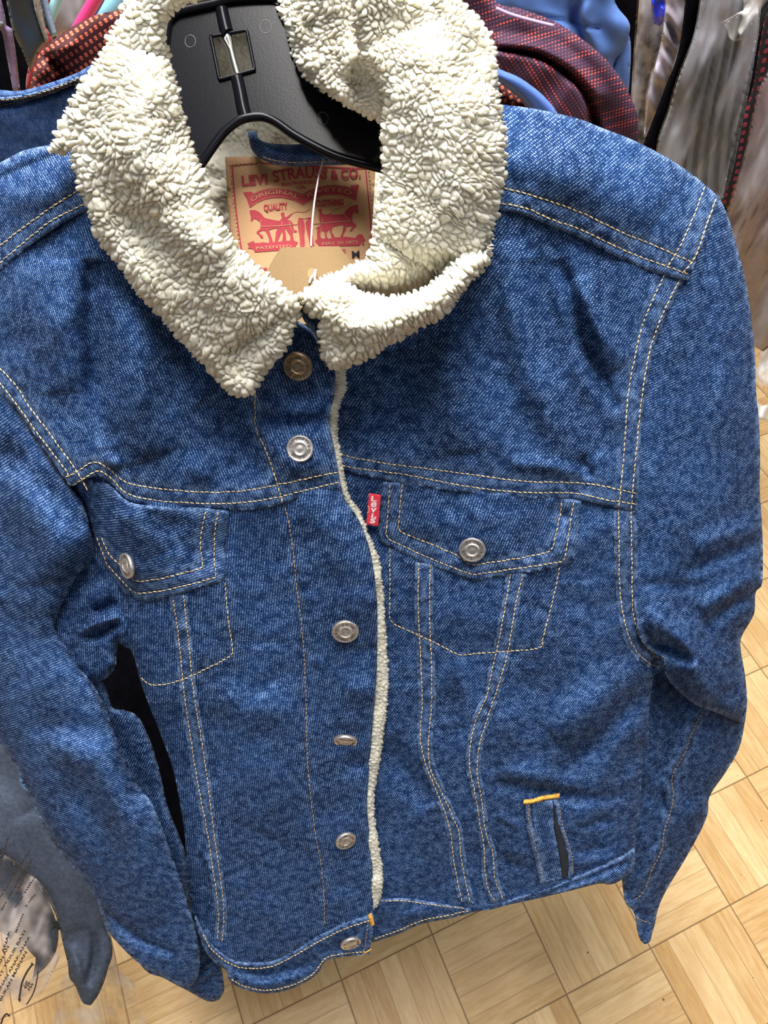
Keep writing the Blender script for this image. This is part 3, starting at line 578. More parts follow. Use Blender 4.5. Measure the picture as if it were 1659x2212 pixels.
# ---------------- snap buttons
ORI = {}
def text_polys(txt, bold=.02):
    cu = bpy.data.curves.new('lettering_source', 'FONT'); cu.body = txt; cu.offset = bold; cu.fill_mode = 'FRONT'; cu.resolution_u = 3
    ob = bpy.data.objects.new('lettering_source', cu); COL.objects.link(ob); dg = bpy.context.evaluated_depsgraph_get(); dg.update()
    me = ob.evaluated_get(dg).to_mesh(); V = np.array([v.co[:2] for v in me.vertices]) if len(me.vertices) else np.zeros((0, 2)); F = [tuple(p.vertices) for p in me.polygons]
    bpy.data.objects.remove(ob); bpy.data.curves.remove(cu); return V, F
def snap(parent, pan, x, y, rx, ry, ang, mt, txt_rot, name='snap_button', letters=True, lift=.0022):
    d0 = float(pan.field(np.array([x]), np.array([y]))[0]); r = rx*d0/FPX; tilt = math.acos(min(.995, ry/rx))
    a = math.radians(ang); e1 = math.cos(a)*AX+math.sin(a)*AD; e2_ = -math.sin(a)*AX+math.cos(a)*AD
    # foreshortened axis e2 leans away in depth (button follows the cloth: lower edge toward viewer or away)
    e2 = e2_*math.cos(tilt)+F_*math.sin(tilt)*(1 if y > 900 else 1); n = -np.cross(e1, e2)
    if np.dot(n, F_) > 0: n = -n
    c = P(x, y, d0)+n*lift
    prof = [(0, .0016), (.2, .0014), (.34, .0010), (.42, .0014), (.46, .0019), (.50, .0019), (.54, .0012), (.85, .0012), (.90, .0015), (.95, .0015), (1.0, .0009), (1.01, .0), (.98, -.0014), (0, -.0016)]
    K = 48; V = []; F = []
    for pr, h in prof:
        for j in range(K):
            t = 2*math.pi*j/K; V.append(c+r*pr*(math.cos(t)*e1+math.sin(t)*e2)+n*h)
    for i in range(len(prof)-1):
        for j in range(K): F.append((i*K+j, i*K+(j+1) % K, (i+1)*K+(j+1) % K, (i+1)*K+j))
    o = put(name, V, F, mt, parent)
    if letters:
        Vt, Ft, off = [], [], 0; s = 'LEVI STRAUSS & CO · S.F. CAL · '
        for i, ch in enumerate(s):
            if ch == ' ': continue
            v, f = text_polys(ch, .01)
            if not len(v): continue
            v = v-np.array([(v[:, 0].min()+v[:, 0].max())/2, .35]); th = math.radians(txt_rot)+2*math.pi*i/len(s)
            rr = r*(.70+v[:, 1]*.30); tt = th+v[:, 0]*.34/.70
            # angle measured clockwise from top of the picture
            Vt.append(c+rr[:, None]*(np.sin(tt)[:, None]*e1-np.cos(tt)[:, None]*e2)+n*.00128); Ft += [tuple(q+off for q in p) for p in f]; off += len(v)
        ring = []
        put('engraving', np.concatenate(Vt), Ft, ENGR, o if parent is JK else o, smooth=False)
    return o
snap(JK, CLP, 649, 782, 32, 26, 14, BRONZE, 60, lift=.006)
snap(JK, CLP, 649, 968, 29, 28.5, 0, SILVER, -75)
snap(JK, BL, 746, 1359, 29, 25, -8, SILVER, 120)
snap(JK, BL, 747, 1594, 26, 16, 3, SILVER, 30)
snap(JK, BL, 745, 1811, 22.5, 19, -38, SILVER, 90)
snap(JK, WL_, 757, 2032, 22.5, 17.5, -22, SILVER, 10)
snap(o_fR, FRP, 1020, 1184, 28.5, 26, 15, SILVER, -62, letters=True)
snap(o_fL, FLP, 281, 1220, 29, 19, 78, SILVER, -10)

# ---------------------------------------------------------------- sherpa
def pile(x, y, sp, flow, seed=0):
    """height of curled pile: soft domes packed side by side; returns height 0..1 and the cell's own random number"""
    wx = vnoise(x, y, sp*2.2, seed+1)*sp*1.1+vnoise(x, y, sp*.8, seed+4)*sp*.45; wy = vnoise(x, y, sp*2.2, seed+2)*sp*1.1+vnoise(x, y, sp*.8, seed+6)*sp*.45
    fa = math.atan2(flow[1], flow[0]) if (flow[0] or flow[1]) else 0
    ang = fa+vnoise(x, y, sp*9, seed+3)*2.2; u = (x+wx)/sp; v = (y+wy)/sp; ca, sa = np.cos(ang), np.sin(ang)
    i0, j0 = np.floor(u).astype(int), np.floor(v).astype(int)
    f1 = np.full(x.shape, 9.); f2 = np.full(x.shape, 9.); rid = np.zeros(x.shape); rng = np.random.default_rng(11); J = rng.random((97, 97, 3))
    for a in range(-2, 3):
        for b in range(-2, 3):
            q = J[(i0+a) % 97, (j0+b) % 97]; dx = u-(i0+a+.5+(q[..., 0]-.5)*.95); dy = v-(j0+b+.5+(q[..., 1]-.5)*.95)
            al = dx*ca+dy*sa; ac = -dx*sa+dy*ca; dd = np.sqrt((al*.90)**2+(ac*1.08)**2)*(1.12-.3*q[..., 2])
            m = dd < f1; f2 = np.where(m, f1, np.minimum(f2, dd)); rid = np.where(m, q[..., 2], rid); f1 = np.where(m, dd, f1)
    e = np.clip((f2-f1)/.62, 0, 1); dome = np.sqrt(np.clip(1-(1-e)**2, 0, 1))*.6+.4*e*(2-e)
    return dome*(.68+.4*rid)+.10*vnoise(x, y, sp*.28, seed+9)*dome, rid, ang
def fleece(name, pan, parent, spacing=.0033, amp=.0029, flow=None, lean=.5, hair=2.5, inset=3, step=2.2):
    p0 = pan.poly; nx = np.roll(p0, -1, 0)-np.roll(p0, 1, 0); nrm = np.stack([-nx[:, 1], nx[:, 0]], 1); nrm /= np.linalg.norm(nrm, axis=1)[:, None]+1e-9
    ar = np.sum(p0[:, 0]*np.roll(p0[:, 1], -1)-np.roll(p0[:, 0], -1)*p0[:, 1]); pan.poly = p0+nrm*inset*(1 if ar > 0 else -1)
    pan.step = step; V0, F0, _, _ = pan.mesh(); p = pan.poly; n = len(pan._x); X, Y, sd = pan._x, pan._y, pan._sd
    dm = float(np.mean(pan.base(p[:, 0], p[:, 1]))); sp = spacing*FPX/dm; fl = flow or (0., .3)
    def fd(a, b): return pan.field(a, b, sd)
    e = 1.5; Q = V0[:n]; Qx = P(X+e, Y, fd(X+e, Y))-Q; Qy = P(X, Y+e, fd(X, Y+e))-Q
    N = np.cross(Qx, Qy); N /= np.linalg.norm(N, axis=1)[:, None]+1e-12; N *= -np.sign((N*F_).sum(1))[:, None]
    tin = np.clip(sd/pan.R, 0, 1); _, bx, by = dist_poly(X, Y, p, True); cen = p.mean(0)
    g = np.stack([bx-X, by-Y], 1); gl = np.linalg.norm(g, axis=1)[:, None]; outw = np.stack([X-cen[0], Y-cen[1]], 1); outw /= np.linalg.norm(outw, axis=1)[:, None]+1e-9
    # outward direction right at the rim: use the outline normal
    k = np.argmin(((X[:, None]-p[None, ::1, 0])**2+(Y[:, None]-p[None, ::1, 1])**2), axis=1) if n*len(p) < 3e7 else None
    if k is None:
        k = np.concatenate([np.argmin(((X[s_:s_+20000, None]-p[None, :, 0])**2+(Y[s_:s_+20000, None]-p[None, :, 1])**2), axis=1) for s_ in range(0, n, 20000)])
    nx = np.roll(p, -1, 0)-np.roll(p, 1, 0); on = np.stack([nx[:, 1], -nx[:, 0]], 1); on /= np.linalg.norm(on, axis=1)[:, None]+1e-9
    if ar < 0: on = -on
    we = np.exp(-(sd/(sp*1.6))**2)[:, None]; og = on[k]
    N = N*(1-.6*we)+(og[:, :1]*AX+og[:, 1:]*AD)*we*.9
    h, rid, ang = pile(X, Y, sp, fl)
    f2 = np.stack([np.cos(ang), np.sin(ang)], 1)*(1-we)+og*we; T = f2[:, :1]*AX+f2[:, 1:]*AD
    D = N+T*lean*(.5+rid[:, None]); D /= np.linalg.norm(D, axis=1)[:, None]
    V0[:n] = Q+D*(h*amp*(1+.15*we[:, 0]))[:, None]-N*amp*.3
    VV = [V0]; tri = np.concatenate([F0[:, [0, 1, 2]], F0[:, [0, 2, 3]]]); off = len(V0)
    if hair > 0: # loose fibres
        i = RNG.choice(n, min(n, int(n*.10*hair))); i = i[h[i] > .55]; m = len(i); dv = D[i]+RNG.normal(0, .55, (m, 3)); dv /= np.linalg.norm(dv, axis=1)[:, None]
        b0 = V0[i]; tg = np.cross(dv, RNG.normal(0, 1, (m, 3))); tg /= np.linalg.norm(tg, axis=1)[:, None]
        p1_ = b0+dv*.0006+tg*.0005; p2_ = p1_+dv*.0002+tg*.0008; side = np.cross(tg, dv); wq = .00005
        VV.append(np.stack([b0-side*wq, b0+side*wq, p1_+side*wq, p1_-side*wq, p2_], 1).reshape(-1, 3)); o5 = off+np.arange(m)*5
        tri = np.concatenate([tri, np.stack([o5, o5+1, o5+2], 1), np.stack([o5, o5+2, o5+3], 1), np.stack([o5+3, o5+2, o5+4], 1)])
    return put(name, np.concatenate(VV), tri, FLEECE, parent)

colL = [(300,-60),(283,-20),(270,7),(256,44),(233,81),(209,135),(182,169),(160,205),(150,232),(148,290),(152,335),(169,405),(186,439),(202,489),(219,527),(256,574),(295,633),(359,701),(405,756),(456,806),(490,845),(523,859),(548,850),(563,822),(595,785),(616,760),(633,722),(650,680),(646,650),(625,629),(582,595),(544,562),(506,519),(482,481),(462,448),(452,405),(432,355),(415,317),(400,260),(388,202),(378,162),(366,118),(358,75),(362,45),(378,24),(402,10),(440,-4),(520,-14),(540,-60)]
CLb = lambda x, y: 1/(2.77-.00058*y)-.008
CLbL = lambda x, y: 1/(2.77-.00058*y)-.028
CL_ = Panel(colL, base=CLbL, off=0, R=34, T=.016, th=.010, folds=[([(330,120),(300,300),(400,480),(560,720)], 90, .010, 1), ([(200,380),(300,480),(420,600)], 40, -.003, 1)], noise=[(.0028, 90, 3), (.0012, 40, 9)], step=7, wr=1)
fleece('collar_wing', CL_, JK, flow=(-.55, .45))
backtipL = [(160,225),(138,250),(122,285),(108,325),(125,332),(170,325),(200,260)]
fleece('collar_back_point', Panel(backtipL, base=lambda x, y: CLbL(x, y)+.018, R=14, T=.008, th=.006, step=6), JK, flow=(-.6, .3))
colR = [(850,-60),(905,-20),(950,40),(1000,110),(1040,170),(1069,190),(1079,225),(1088,269),(1094,310),(1092,350),(1088,396),(1076,462),(1063,506),(1048,560),(1010,612),(940,650),(840,655),(740,650),(690,645),(672,624),(699,600),(747,578),(796,556),(804,506),(811,468),(821,421),(826,364),(823,317),(826,253),(829,215),(812,170),(780,120),(760,20),(770,-60)]
CR_ = Panel(colR, base=CLb, off=-.002, R=36, T=.018, th=.010, folds=[([(900,60),(970,250),(960,430),(890,560)], 100, .010, 1), ([(740,618),(800,634),(857,638),(910,622),(945,598),(985,555)], 26, -.010, 1)], noise=[(.003, 90, 13), (.0012, 40, 19)], step=7)
fleece('collar_wing', CR_, JK, flow=(.25, .35))
lip = [(644,640),(668,620),(700,610),(740,612),(772,624),(810,637),(857,640),(905,627),(940,604),(975,570),(1010,545),(1050,548),(1063,506),(1064,545),(1050,575),(1016,612),(984,656),(962,680),(905,712),(840,748),(810,769),(779,783),(748,794),(723,797),(706,789),(695,766),(688,733),(687,704),(690,690),(680,684),(660,672)]
LIPb = lambda x, y: 1/(2.77-.00058*y)-.026
LP_ = Panel(lip, base=LIPb, R=28, T=.018, th=.008, folds=[([(690,650),(760,700),(860,690),(960,640),(1030,570)], 34, .006, 1)], noise=[(.0025, 70, 23), (.001, 35, 29)], step=6)
fleece('collar_fold', LP_, JK, flow=(.1, .5))
topR = [(860,-60),(1000,-60),(1002,6),(1031,38),(1060,76),(1070,111),(1077,165),(1080,215),(1086,262),(1060,262),(1020,190),(960,90),(900,20)]
fleece('collar_back_fold', Panel(topR, base=lambda x, y: CLb(x, y)+.022, R=26, T=.012, th=.01, noise=[(.004, 60, 33)], step=7), JK, flow=(.5, -.2))
backR = [(560,-60),(860,-60),(880,40),(870,200),(850,262),(820,262),(790,250),(750,232),(700,200),(660,170),(630,120),(600,20),(570,-20)]
BKb = lambda x, y: CLb(x, y)+.042+.05*np.clip((760-x)/140, 0, 1)**2
fleece('collar_stand', Panel(backR, base=BKb, R=30, T=.012, th=.02, noise=[(.006, 70, 43), (.003, 35, 3)], step=7), JK, flow=(-.3, .5))
# lining behind hanger and label
lin = [(330,-150),(720,-150),(760,150),(860,250),(880,420),(840,640),(720,760),(640,770),(560,640),(430,450),(340,250)]
LNb = lambda x, y: .535+.00002*(y-300)-.10*np.clip((90-y)/240, 0, 1)  # unseen top bends forward, shaped to block light from above
fleece('lining', Panel(lin, base=LNb, R=20, T=.02, th=.004, noise=[(.006, 80, 2), (.003, 35, 9)], step=9), JK, spacing=.0040, amp=.003, hair=0, step=4)
# lining edge along the opening
fe_o = [(742,790),(749,829),(744,850),(735,870),(729,905),(729,945),(737,980),(744,1030),(757,1075),(768,1090),(783,1118),(794,1147),(808,1180),(818,1205),(826,1255),(832,1318),(835,1381),(839,1440),(839,1489),(833,1554),(822,1641),(811,1700),(809,1750),(817,1815),(828,1893),(821,1946),(806,1968)]
fe_i = [(715,792),(715,860),(703,912),(716,990),(730,1060),(766,1125),(790,1200),(800,1280),(802,1400),(796,1560),(784,1700),(784,1780),(796,1880),(796,1960)]
FE = Panel(fe_o+fe_i[::-1], base=lambda x, y: G(x, y), off=OFL-.008, R=14, T=.006, th=.004, noise=[(.002, 30, 3)], step=5)
fleece('fleece_edge', FE, JK, spacing=.0024, amp=.0019, flow=(.8, .1), inset=2, step=1.8, lean=.7)
# small denim collar stand corner + inner stand fleece at the neck opening
build('collar_underside', DENIM, JK, Panel([(644,664),(668,672),(692,684),(700,712),(690,735),(672,712),(655,690)], base=LIPb, off=-.018, R=5, T=.002, th=.002, step=3, rot=40))
fleece('collar_stand', Panel([(630,700),(655,676),(700,700),(705,745),(670,735),(636,722)], base=lambda x, y: G(x, y)+.004, R=10, T=.004, th=.004, step=5), JK, hair=0)

# ---------------------------------------------------------------- hanger
HB = lambda x, y: .452+.00001*(y-150)+.00006*(x-520)*0
hang = [(361,60),(366,42),(378,30),(392,24),(467,7),(502,-2),(588,-6),(605,5),(619,25),(632,55),(646,93),(663,131),(684,168),(700,187),(718,203),(738,218),(759,230),(790,241),(825,249),(900,268),(960,300),(960,380),(900,380),(825,364),(777,352),(725,337),(674,313),(632,289),(598,265),(571,253),(543,253),(516,261),(485,285),(461,316),(433,357),(400,400),(330,420),(300,300),(330,230),(350,140)]
win = [(455,79),(533,65),(550,151),(474,172)]
HG = thing('clothes_hanger', tuple(float(v) for v in P(540, 250, .46)), 'wide black plastic clothes hanger with a metal hook inside the fleece collar', 'hanger')
def holed(outer, hole, base, off, th, name, mat, parent, bev=0):
    o = np.array(outer); h = np.array(hole)
    polys = [[Vector((x, y, 0)) for x, y in o], [Vector((x, y, 0)) for x, y in h]]
    tri = tessellate_polygon(polys); pts = np.vstack([o, h]); n = len(pts)
    V = np.vstack([P(pts[:, 0], pts[:, 1], base(pts[:, 0], pts[:, 1])-off), P(pts[:, 0], pts[:, 1], base(pts[:, 0], pts[:, 1])-off+th)])
    F = [tuple(t) for t in tri]+[tuple(i+n for i in t[::-1]) for t in tri]
    def wall(a, m): return [(a+i, a+(i+1) % m, a+(i+1) % m+n, a+i+n) for i in range(m)]
    F += wall(0, len(o))+wall(len(o), len(h)); return put(name, V, F, mat, parent, smooth=False)
ho = soft(hang, 60, 5)
holed(ho, win, HB, 0, .004, 'hanger_body', BLACKP, HG)
mb = MB(); c = np.vstack([ho, ho[:1]]); mb.tube(P(c[:, 0], c[:, 1], HB(c[:, 0], c[:, 1])-.0015), .0026, 10, caps=False)
c2 = [(x+(x-592)*.0, y) for x, y in ho]; mb.build('hanger_rim', BLACKP, HG)
mb = MB(); wq = np.array(win+win[:1]); wq = resample(wq, 6); mb.tube(P(wq[:, 0], wq[:, 1], HB(wq[:, 0], wq[:, 1])-.0008), .0011, 8); mb.build('window_frame', BLACKP, HG)
for nm, pl, r in (('hook_socket', [(479,20),(484,45),(490,70),(492,74)], .0042), ('hook_socket', [(512,168),(519,200),(525,232),(531,256)], .0042)):
    mb = MB(); q = spline(pl, 5); mb.tube(P(q[:, 0], q[:, 1], HB(q[:, 0], q[:, 1])+.0005), np.linspace(r*.9, r, len(q)), 14); mb.build(nm, BLACKP, HG)
mb = MB(); q = spline([(470,-70),(474,-30),(484,40),(489,76),(497,100),(504,128),(510,150),(516,170)], 5)
rr = np.interp(np.arange(len(q)), [0, 14, 16, 21, len(q)-1], [.0019, .0019, .0036, .0019, .0020]); mb.tube(P(q[:, 0], q[:, 1], HB(q[:, 0], q[:, 1])+.0015), rr, 12); mb.build('hook', CHROME, HG)
for cx, cy, r in ((411,89,12), (574,58,13), (697,256,12.5)):
    mb = MB(); t = np.linspace(0, 2*math.pi, 33); x = cx+r*np.cos(t)*.95; y = cy+r*np.sin(t)*1.1; mb.tube(P(x, y, HB(x, y)-.00005), .00022, 6, caps=False)
    mb.build('mould_mark', plain('black_plastic_edge', (.05, .05, .055), .3), HG)
CLEAR = None
def clear_mat(name, tint, alpha, rough=.12, bump=.5, scale=40, stretch=(1, 1, .25)):
    m, nt, b = new_mat(name); k = NB(nt); nt.nodes.remove(b); out = [n for n in nt.nodes if n.type == 'OUTPUT_MATERIAL'][0]
    tr = k.n('ShaderNodeBsdfTransparent'); gl = k.n('ShaderNodeBsdfGlossy'); df = k.n('ShaderNodeBsdfDiffuse'); gl.inputs['Roughness'].default_value = rough
    df.inputs[0].default_value = (*tint, 1); gl.inputs[0].default_value = (.9, .9, .95, 1)
    tv = k.n('ShaderNodeVectorMath', operation='MULTIPLY'); k.l(k.n('ShaderNodeTexCoord').outputs['Object'], tv.inputs[0]); tv.inputs[1].default_value = stretch; n = k.noise(tv.outputs[0], scale, 2, .5); bp = k.n('ShaderNodeBump'); bp.inputs['Strength'].default_value = bump; bp.inputs['Distance'].default_value = .012
    k.l(n, bp.inputs['Height']); k.l(bp.outputs[0], gl.inputs['Normal']); k.l(bp.outputs[0], df.inputs['Normal'])
    fr = k.n('ShaderNodeFresnel'); fr.inputs[0].default_value = 1.5; k.l(bp.outputs[0], fr.inputs['Normal'])
    m1 = k.n('ShaderNodeMixShader'); k.l(k.m('MINIMUM', k.m('MULTIPLY_ADD', fr.outputs[0], .14, .01), 1.), m1.inputs[0]); k.l(tr.outputs[0], m1.inputs[1]); k.l(gl.outputs[0], m1.inputs[2])
    m2 = k.n('ShaderNodeMixShader'); k.l(k.m('MULTIPLY', k.ramp(n, .44, .72), alpha*2.), m2.inputs[0]); k.l(m1.outputs[0], m2.inputs[1]); k.l(df.outputs[0], m2.inputs[2]); k.l(m2.outputs[0], out.inputs[0]); return m  # pale diffuse streaks paint the plastic's highlights into its colour
CLEAR = clear_mat('clear_plastic', (.8, .8, .85), .12)
put('size_clip', P([802, 830, 834, 812, 802, 830, 834, 812], [346, 316, 330, 352, 346, 316, 330, 352], [.446]*4+[.4475]*4), [(0, 1, 2, 3), (7, 6, 5, 4), (0, 4, 5, 1), (1, 5, 6, 2), (2, 6, 7, 3), (3, 7, 4, 0)], clear_mat('clip_plastic', (.5, .55, .65), .3), HG, smooth=False)

# ---------------------------------------------------------------- neck label
LB_ = lambda x, y: .497+.00001*(y-400)+.0*x
patch = [(486,339),(560,338),(700,340),(812,350),(808,420),(803,500),(799,570),(796,650),(600,690),(520,660),(505,580),(498,510),(491,420)]
LPn = Panel(patch, base=LB_, R=3, T=.0005, th=.0015, step=7, sm=False)
o_lab = build('neck_label', KRAFTL, JK, LPn)
def ld(x, y, k=0): return LPn.smooth_d(x, y)-.0003-k*.00004
_k = [0]
def shape(pts, k=None, closed=None):
    _k[0] += 1; kk = _k[0] % 9 if k is None else k
    p = np.array(pts, float); tri = tessellate_polygon([[Vector((x, y, 0)) for x, y in p]]); return P(p[:, 0], p[:, 1], ld(p[:, 0], p[:, 1], kk)), [tuple(t) for t in tri]
def ribbon(pts, wd, k=None, dense=True):
    p = resample(spline(pts, 4), 5) if dense else np.array(pts, float); t = np.gradient(p, axis=0); t /= np.linalg.norm(t, axis=1)[:, None]; n = np.stack([-t[:, 1], t[:, 0]], 1)*wd/2
    a, b = p+n, p-n; _k[0] += 1; kk = _k[0] % 9 if k is None else k; q = np.vstack([a, b]); m = len(p)
    return P(q[:, 0], q[:, 1], ld(q[:, 0], q[:, 1], kk)), [(i, i+1, i+1+m, i+m) for i in range(m-1)]
def lettering(txt, base_pts, h, k=12, bold=.03, depth=None, gap=1.0):
    """text set on a traced baseline; width fills the baseline length"""
    V, F = text_polys(txt, bold); bl = resample(spline(base_pts, 6), 1.0); s = np.concatenate([[0], np.cumsum(np.hypot(*np.diff(bl, axis=0).T))])
    u = (V[:, 0]-V[:, 0].min())/(V[:, 0].max()-V[:, 0].min())*s[-1]; t = np.gradient(bl, axis=0); t /= np.linalg.norm(t, axis=1)[:, None]
    bx, by = np.interp(u, s, bl[:, 0]), np.interp(u, s, bl[:, 1]); tx, ty = np.interp(u, s, t[:, 0]), np.interp(u, s, t[:, 1])
    v = V[:, 1]/.72*h; x = bx+ty*v; y = by-tx*v
    d = ld(x, y, k) if depth is None else depth(x, y); return P(x, y, d), F
ink, tan = MB(), MB()
Z = lambda pts: TR(500, 400, .1808, pts)   # traced on the enlarged label
Y_ = lambda pts: TR(460, 320, .229, pts)
border = Y_([(182,158),(450,140),(800,160),(1200,185),(1440,192)]); ink.add(*ribbon(border, 2.6))
ink.add(*ribbon(Y_([(182,158),(200,400),(225,650),(262,915),(300,1120)]), 3.4)); ink.add(*ribbon(Y_([(1440,190),(1460,400),(1480,600),(1495,860)]), 3.0)); ink.add(*ribbon(Y_([(455,1145),(510,1135)]), 5))
for t, pl, h in (('LEVI', [(275,353),(518,334)], 95), ('STRAUSS', [(578,322),(700,296),(850,280),(960,282),(1072,296)], 105), ('& CO.', [(1112,298),(1250,284),(1395,272)], 98)): ink.add(*lettering(t, Y_(pl), h*.229, bold=.03))
ink.add(*lettering('SAN FRANCISCO', Y_([(648,358),(830,340),(1010,330)]), 7.2)); ink.add(*lettering('CAL.', Y_([(788,385),(885,380)]), 7)); ink.add(*lettering('SIZE', Y_([(1130,992),(1255,982)]), 7))
ink.add(*lettering('QUALITY', Z([(388,308),(675,282)]), 14, bold=.04)); ink.add(*lettering('CLOTHING', Z([(1005,257),(1340,240)]), 14, bold=.04))
ink.add(*shape(Z([(180,155),(250,105),(350,60),(450,40),(560,35),(680,50),(780,80),(845,110),(920,65),(1020,25),(1130,5),(1250,0),(1350,10),(1430,35),(1500,75),(1490,190),(1400,145),(1300,120),(1200,115),(1100,125),(1000,155),(920,200),(855,240),(800,205),(700,170),(600,150),(500,152),(400,170),(300,210),(220,270)]), 2))
ink.add(*shape(Z([(140,85),(240,78),(265,100),(180,155)]), 3)); ink.add(*shape(Z([(1420,5),(1525,-8),(1502,75),(1430,32)]), 3))
ink.add(*shape(Z([(215,305),(235,297),(280,298),(325,315),(360,345),(390,385),(430,400),(500,415),(560,425),(610,415),(660,410),(700,420),(730,450),(740,490),(745,530),(785,545),(775,565),(740,560),(728,545),(735,600),(745,650),(730,668),(700,662),(705,610),(680,570),(650,520),(620,515),(560,512),(500,520),(450,535),(470,600),(490,655),(500,692),(450,690),(450,640),(430,590),(405,545),(370,540),(330,560),(340,580),(375,605),(380,635),(350,630),(325,590),(300,570),(300,555),(335,530),(350,500),(345,450),(330,430),(305,410),(280,400),(260,405),(250,430),(232,425),(230,400),(235,380),(225,350)]), 2))
ink.add(*shape(Z([(590,335),(605,325),(630,325),(635,350),(635,380),(660,380),(700,350),(720,335),(725,345),(690,385),(665,400),(650,420),(655,450),(650,500),(640,530),(650,590),(655,675),(605,682),(615,600),(605,545),(580,600),(560,650),(545,685),(515,685),(525,620),(530,560),(560,500),(590,470),(580,420),(600,400),(600,370),(590,350)]), 4))
ink.add(*shape(Z([(190,695),(270,665),(275,690),(330,690),(380,680),(440,690),(560,675),(660,665),(740,660),(795,680),(770,720),(755,745),(560,780),(280,800),(260,760),(190,755),(215,735)]), 3))
ink.add(*shape(Z([(800,400),(830,395),(870,440),(880,510),(870,600),(880,745),(820,745),(815,620),(800,540),(790,450)]), 2)); ink.add(*shape(Z([(885,440),(925,400),(950,390),(955,440),(965,560),(992,745),(940,745),(920,620),(890,510)]), 2)); ink.add(*ribbon(Z([(800,392),(870,402),(950,384)]), 1.6))
ink.add(*shape(Z([(1515,240),(1480,232),(1420,255),(1370,300),(1345,345),(1290,350),(1220,352),(1150,360),(1110,380),(1085,385),(1090,420),(1100,450),(1060,480),(1005,515),(1030,525),(1020,560),(1025,640),(1065,640),(1060,580),(1085,540),(1110,560),(1120,630),(1150,635),(1140,570),(1165,525),(1180,570),(1200,630),(1235,625),(1225,600),(1195,560),(1210,500),(1300,475),(1340,480),(1325,560),(1300,620),(1335,630),(1335,590),(1365,540),(1370,500),(1410,490),(1450,490),(1420,530),(1415,555),(1440,550),(1455,520),(1495,490),(1490,470),(1450,440),(1440,400),(1445,350),(1465,315),(1490,340),(1515,345),(1520,320),(1510,290)]), 2))
ink.add(*shape(Z([(1035,290),(1050,280),(1075,285),(1080,320),(1090,345),(1130,350),(1190,335),(1200,345),(1130,375),(1080,380),(1085,440),(1060,440),(1045,400),(1050,330)]), 4))
ink.add(*shape(Z([(1000,655),(1060,635),(1150,640),(1240,625),(1360,615),(1480,630),(1510,590),(1560,585),(1600,655),(1595,670),(1560,675),(1530,722),(1060,737),(1000,672)]), 3))
for pl, wd in (([(720,340),(770,318),(820,318),(870,322),(905,305),(935,285)], 1.0), ([(1195,332),(1250,285),(1340,262),(1400,240),(1442,205)], 1.0), ([(980,465),(1100,455)], 1.3), ([(720,470),(790,470)], 1.2)): ink.add(*ribbon(Z(pl), wd, 5))
t = np.linspace(0, 2*math.pi, 14)[:-1]; ink.add(*shape([(500+.1808*(1573+15*math.cos(a)), 400+.1808*(703+15*math.sin(a))) for a in t]))
for txt, pl, h in (('ORIGINAL', [(245,200),(330,150),(450,112),(560,102),(680,120),(790,165)], 10), ('RIVETED', [(915,145),(1020,100),(1130,80),(1250,75),(1340,90),(1430,118)], 10), ('PATENTED', [(295,770),(500,755),(715,742)], 7.2), ('MAY 20 1873', [(1088,716),(1300,704),(1508,694)], 7.2)): tan.add(*lettering(txt, Z(pl), h*.9, k=14, bold=.0))
for pl, wd in (([(360,492),(560,486),(720,470)], 1.1), ([(350,490),(345,450),(365,415)], 1.0), ([(1100,455),(1250,440),(1420,430)], 1.1), ([(1420,430),(1370,385),(1345,345)], .9), ([(880,745),(885,600),(880,500),(878,400)], 1.4), ([(690,430),(705,500),(740,565)], .9), ([(1080,500),(1065,570),(1070,635)], 1.0), ([(1130,560),(1145,630)], .9), ([(600,430),(598,490)], .9),
    ([(195,160),(300,92),(450,54),(560,48),(700,66),(845,124),(1000,44),(1130,18),(1250,12),(1430,48)], .5), ([(225,255),(400,158),(560,138),(700,158),(855,226),(1000,142),(1200,103),(1400,132),(1485,172)], .5)): tan.add(*ribbon(Z(pl), wd, 14))
for i in range(16): y = 420+i*20; tan.add(*ribbon(Z([(800+i*1.2, y), (835+i, y+6)]), .35, 14)); tan.add(*ribbon(Z([(925+i*2, y+8), (955+i*2, y+2)]), .35, 14))
ink.build('label_print', INK, o_lab, smooth=False); tan.build('label_print', KRAFTL, o_lab, smooth=False)
mb = MB(); mb.add(*lettering('M', Y_([(1312,1034),(1385,1030)]), 15, bold=.015)); mb.build('size_mark', BLACKI, o_lab, smooth=False)
stitches(o_lab, LPn, [Y_([(150,160),(190,158),(300,150),(450,142)]), Y_([(168,165),(185,400),(212,650),(240,830),(252,900)]), Y_([(1470,200),(1490,450),(1510,620)])], THREAD, L=.0026, r=.0003)
# hanging loop
loopP = [(535,285),(553,283),(560,300),(580,309),(620,312),(680,312),(760,330),(800,352),(740,356),(690,357),(640,359),(595,355),(562,342),(543,322)]
LO = Panel(loopP, base=lambda x, y: .478+.0*x, R=8, T=.004, th=.004, folds=[([(550,300),(600,330),(720,335)], 14, .003)], step=3, rot=-25)
o = build('hanging_loop', DENIM2, JK, LO); stitches(o, LO, [[(566,338),(598,348),(640,351),(690,349),(730,348)]], THREAD, L=.0032, r=.0003)
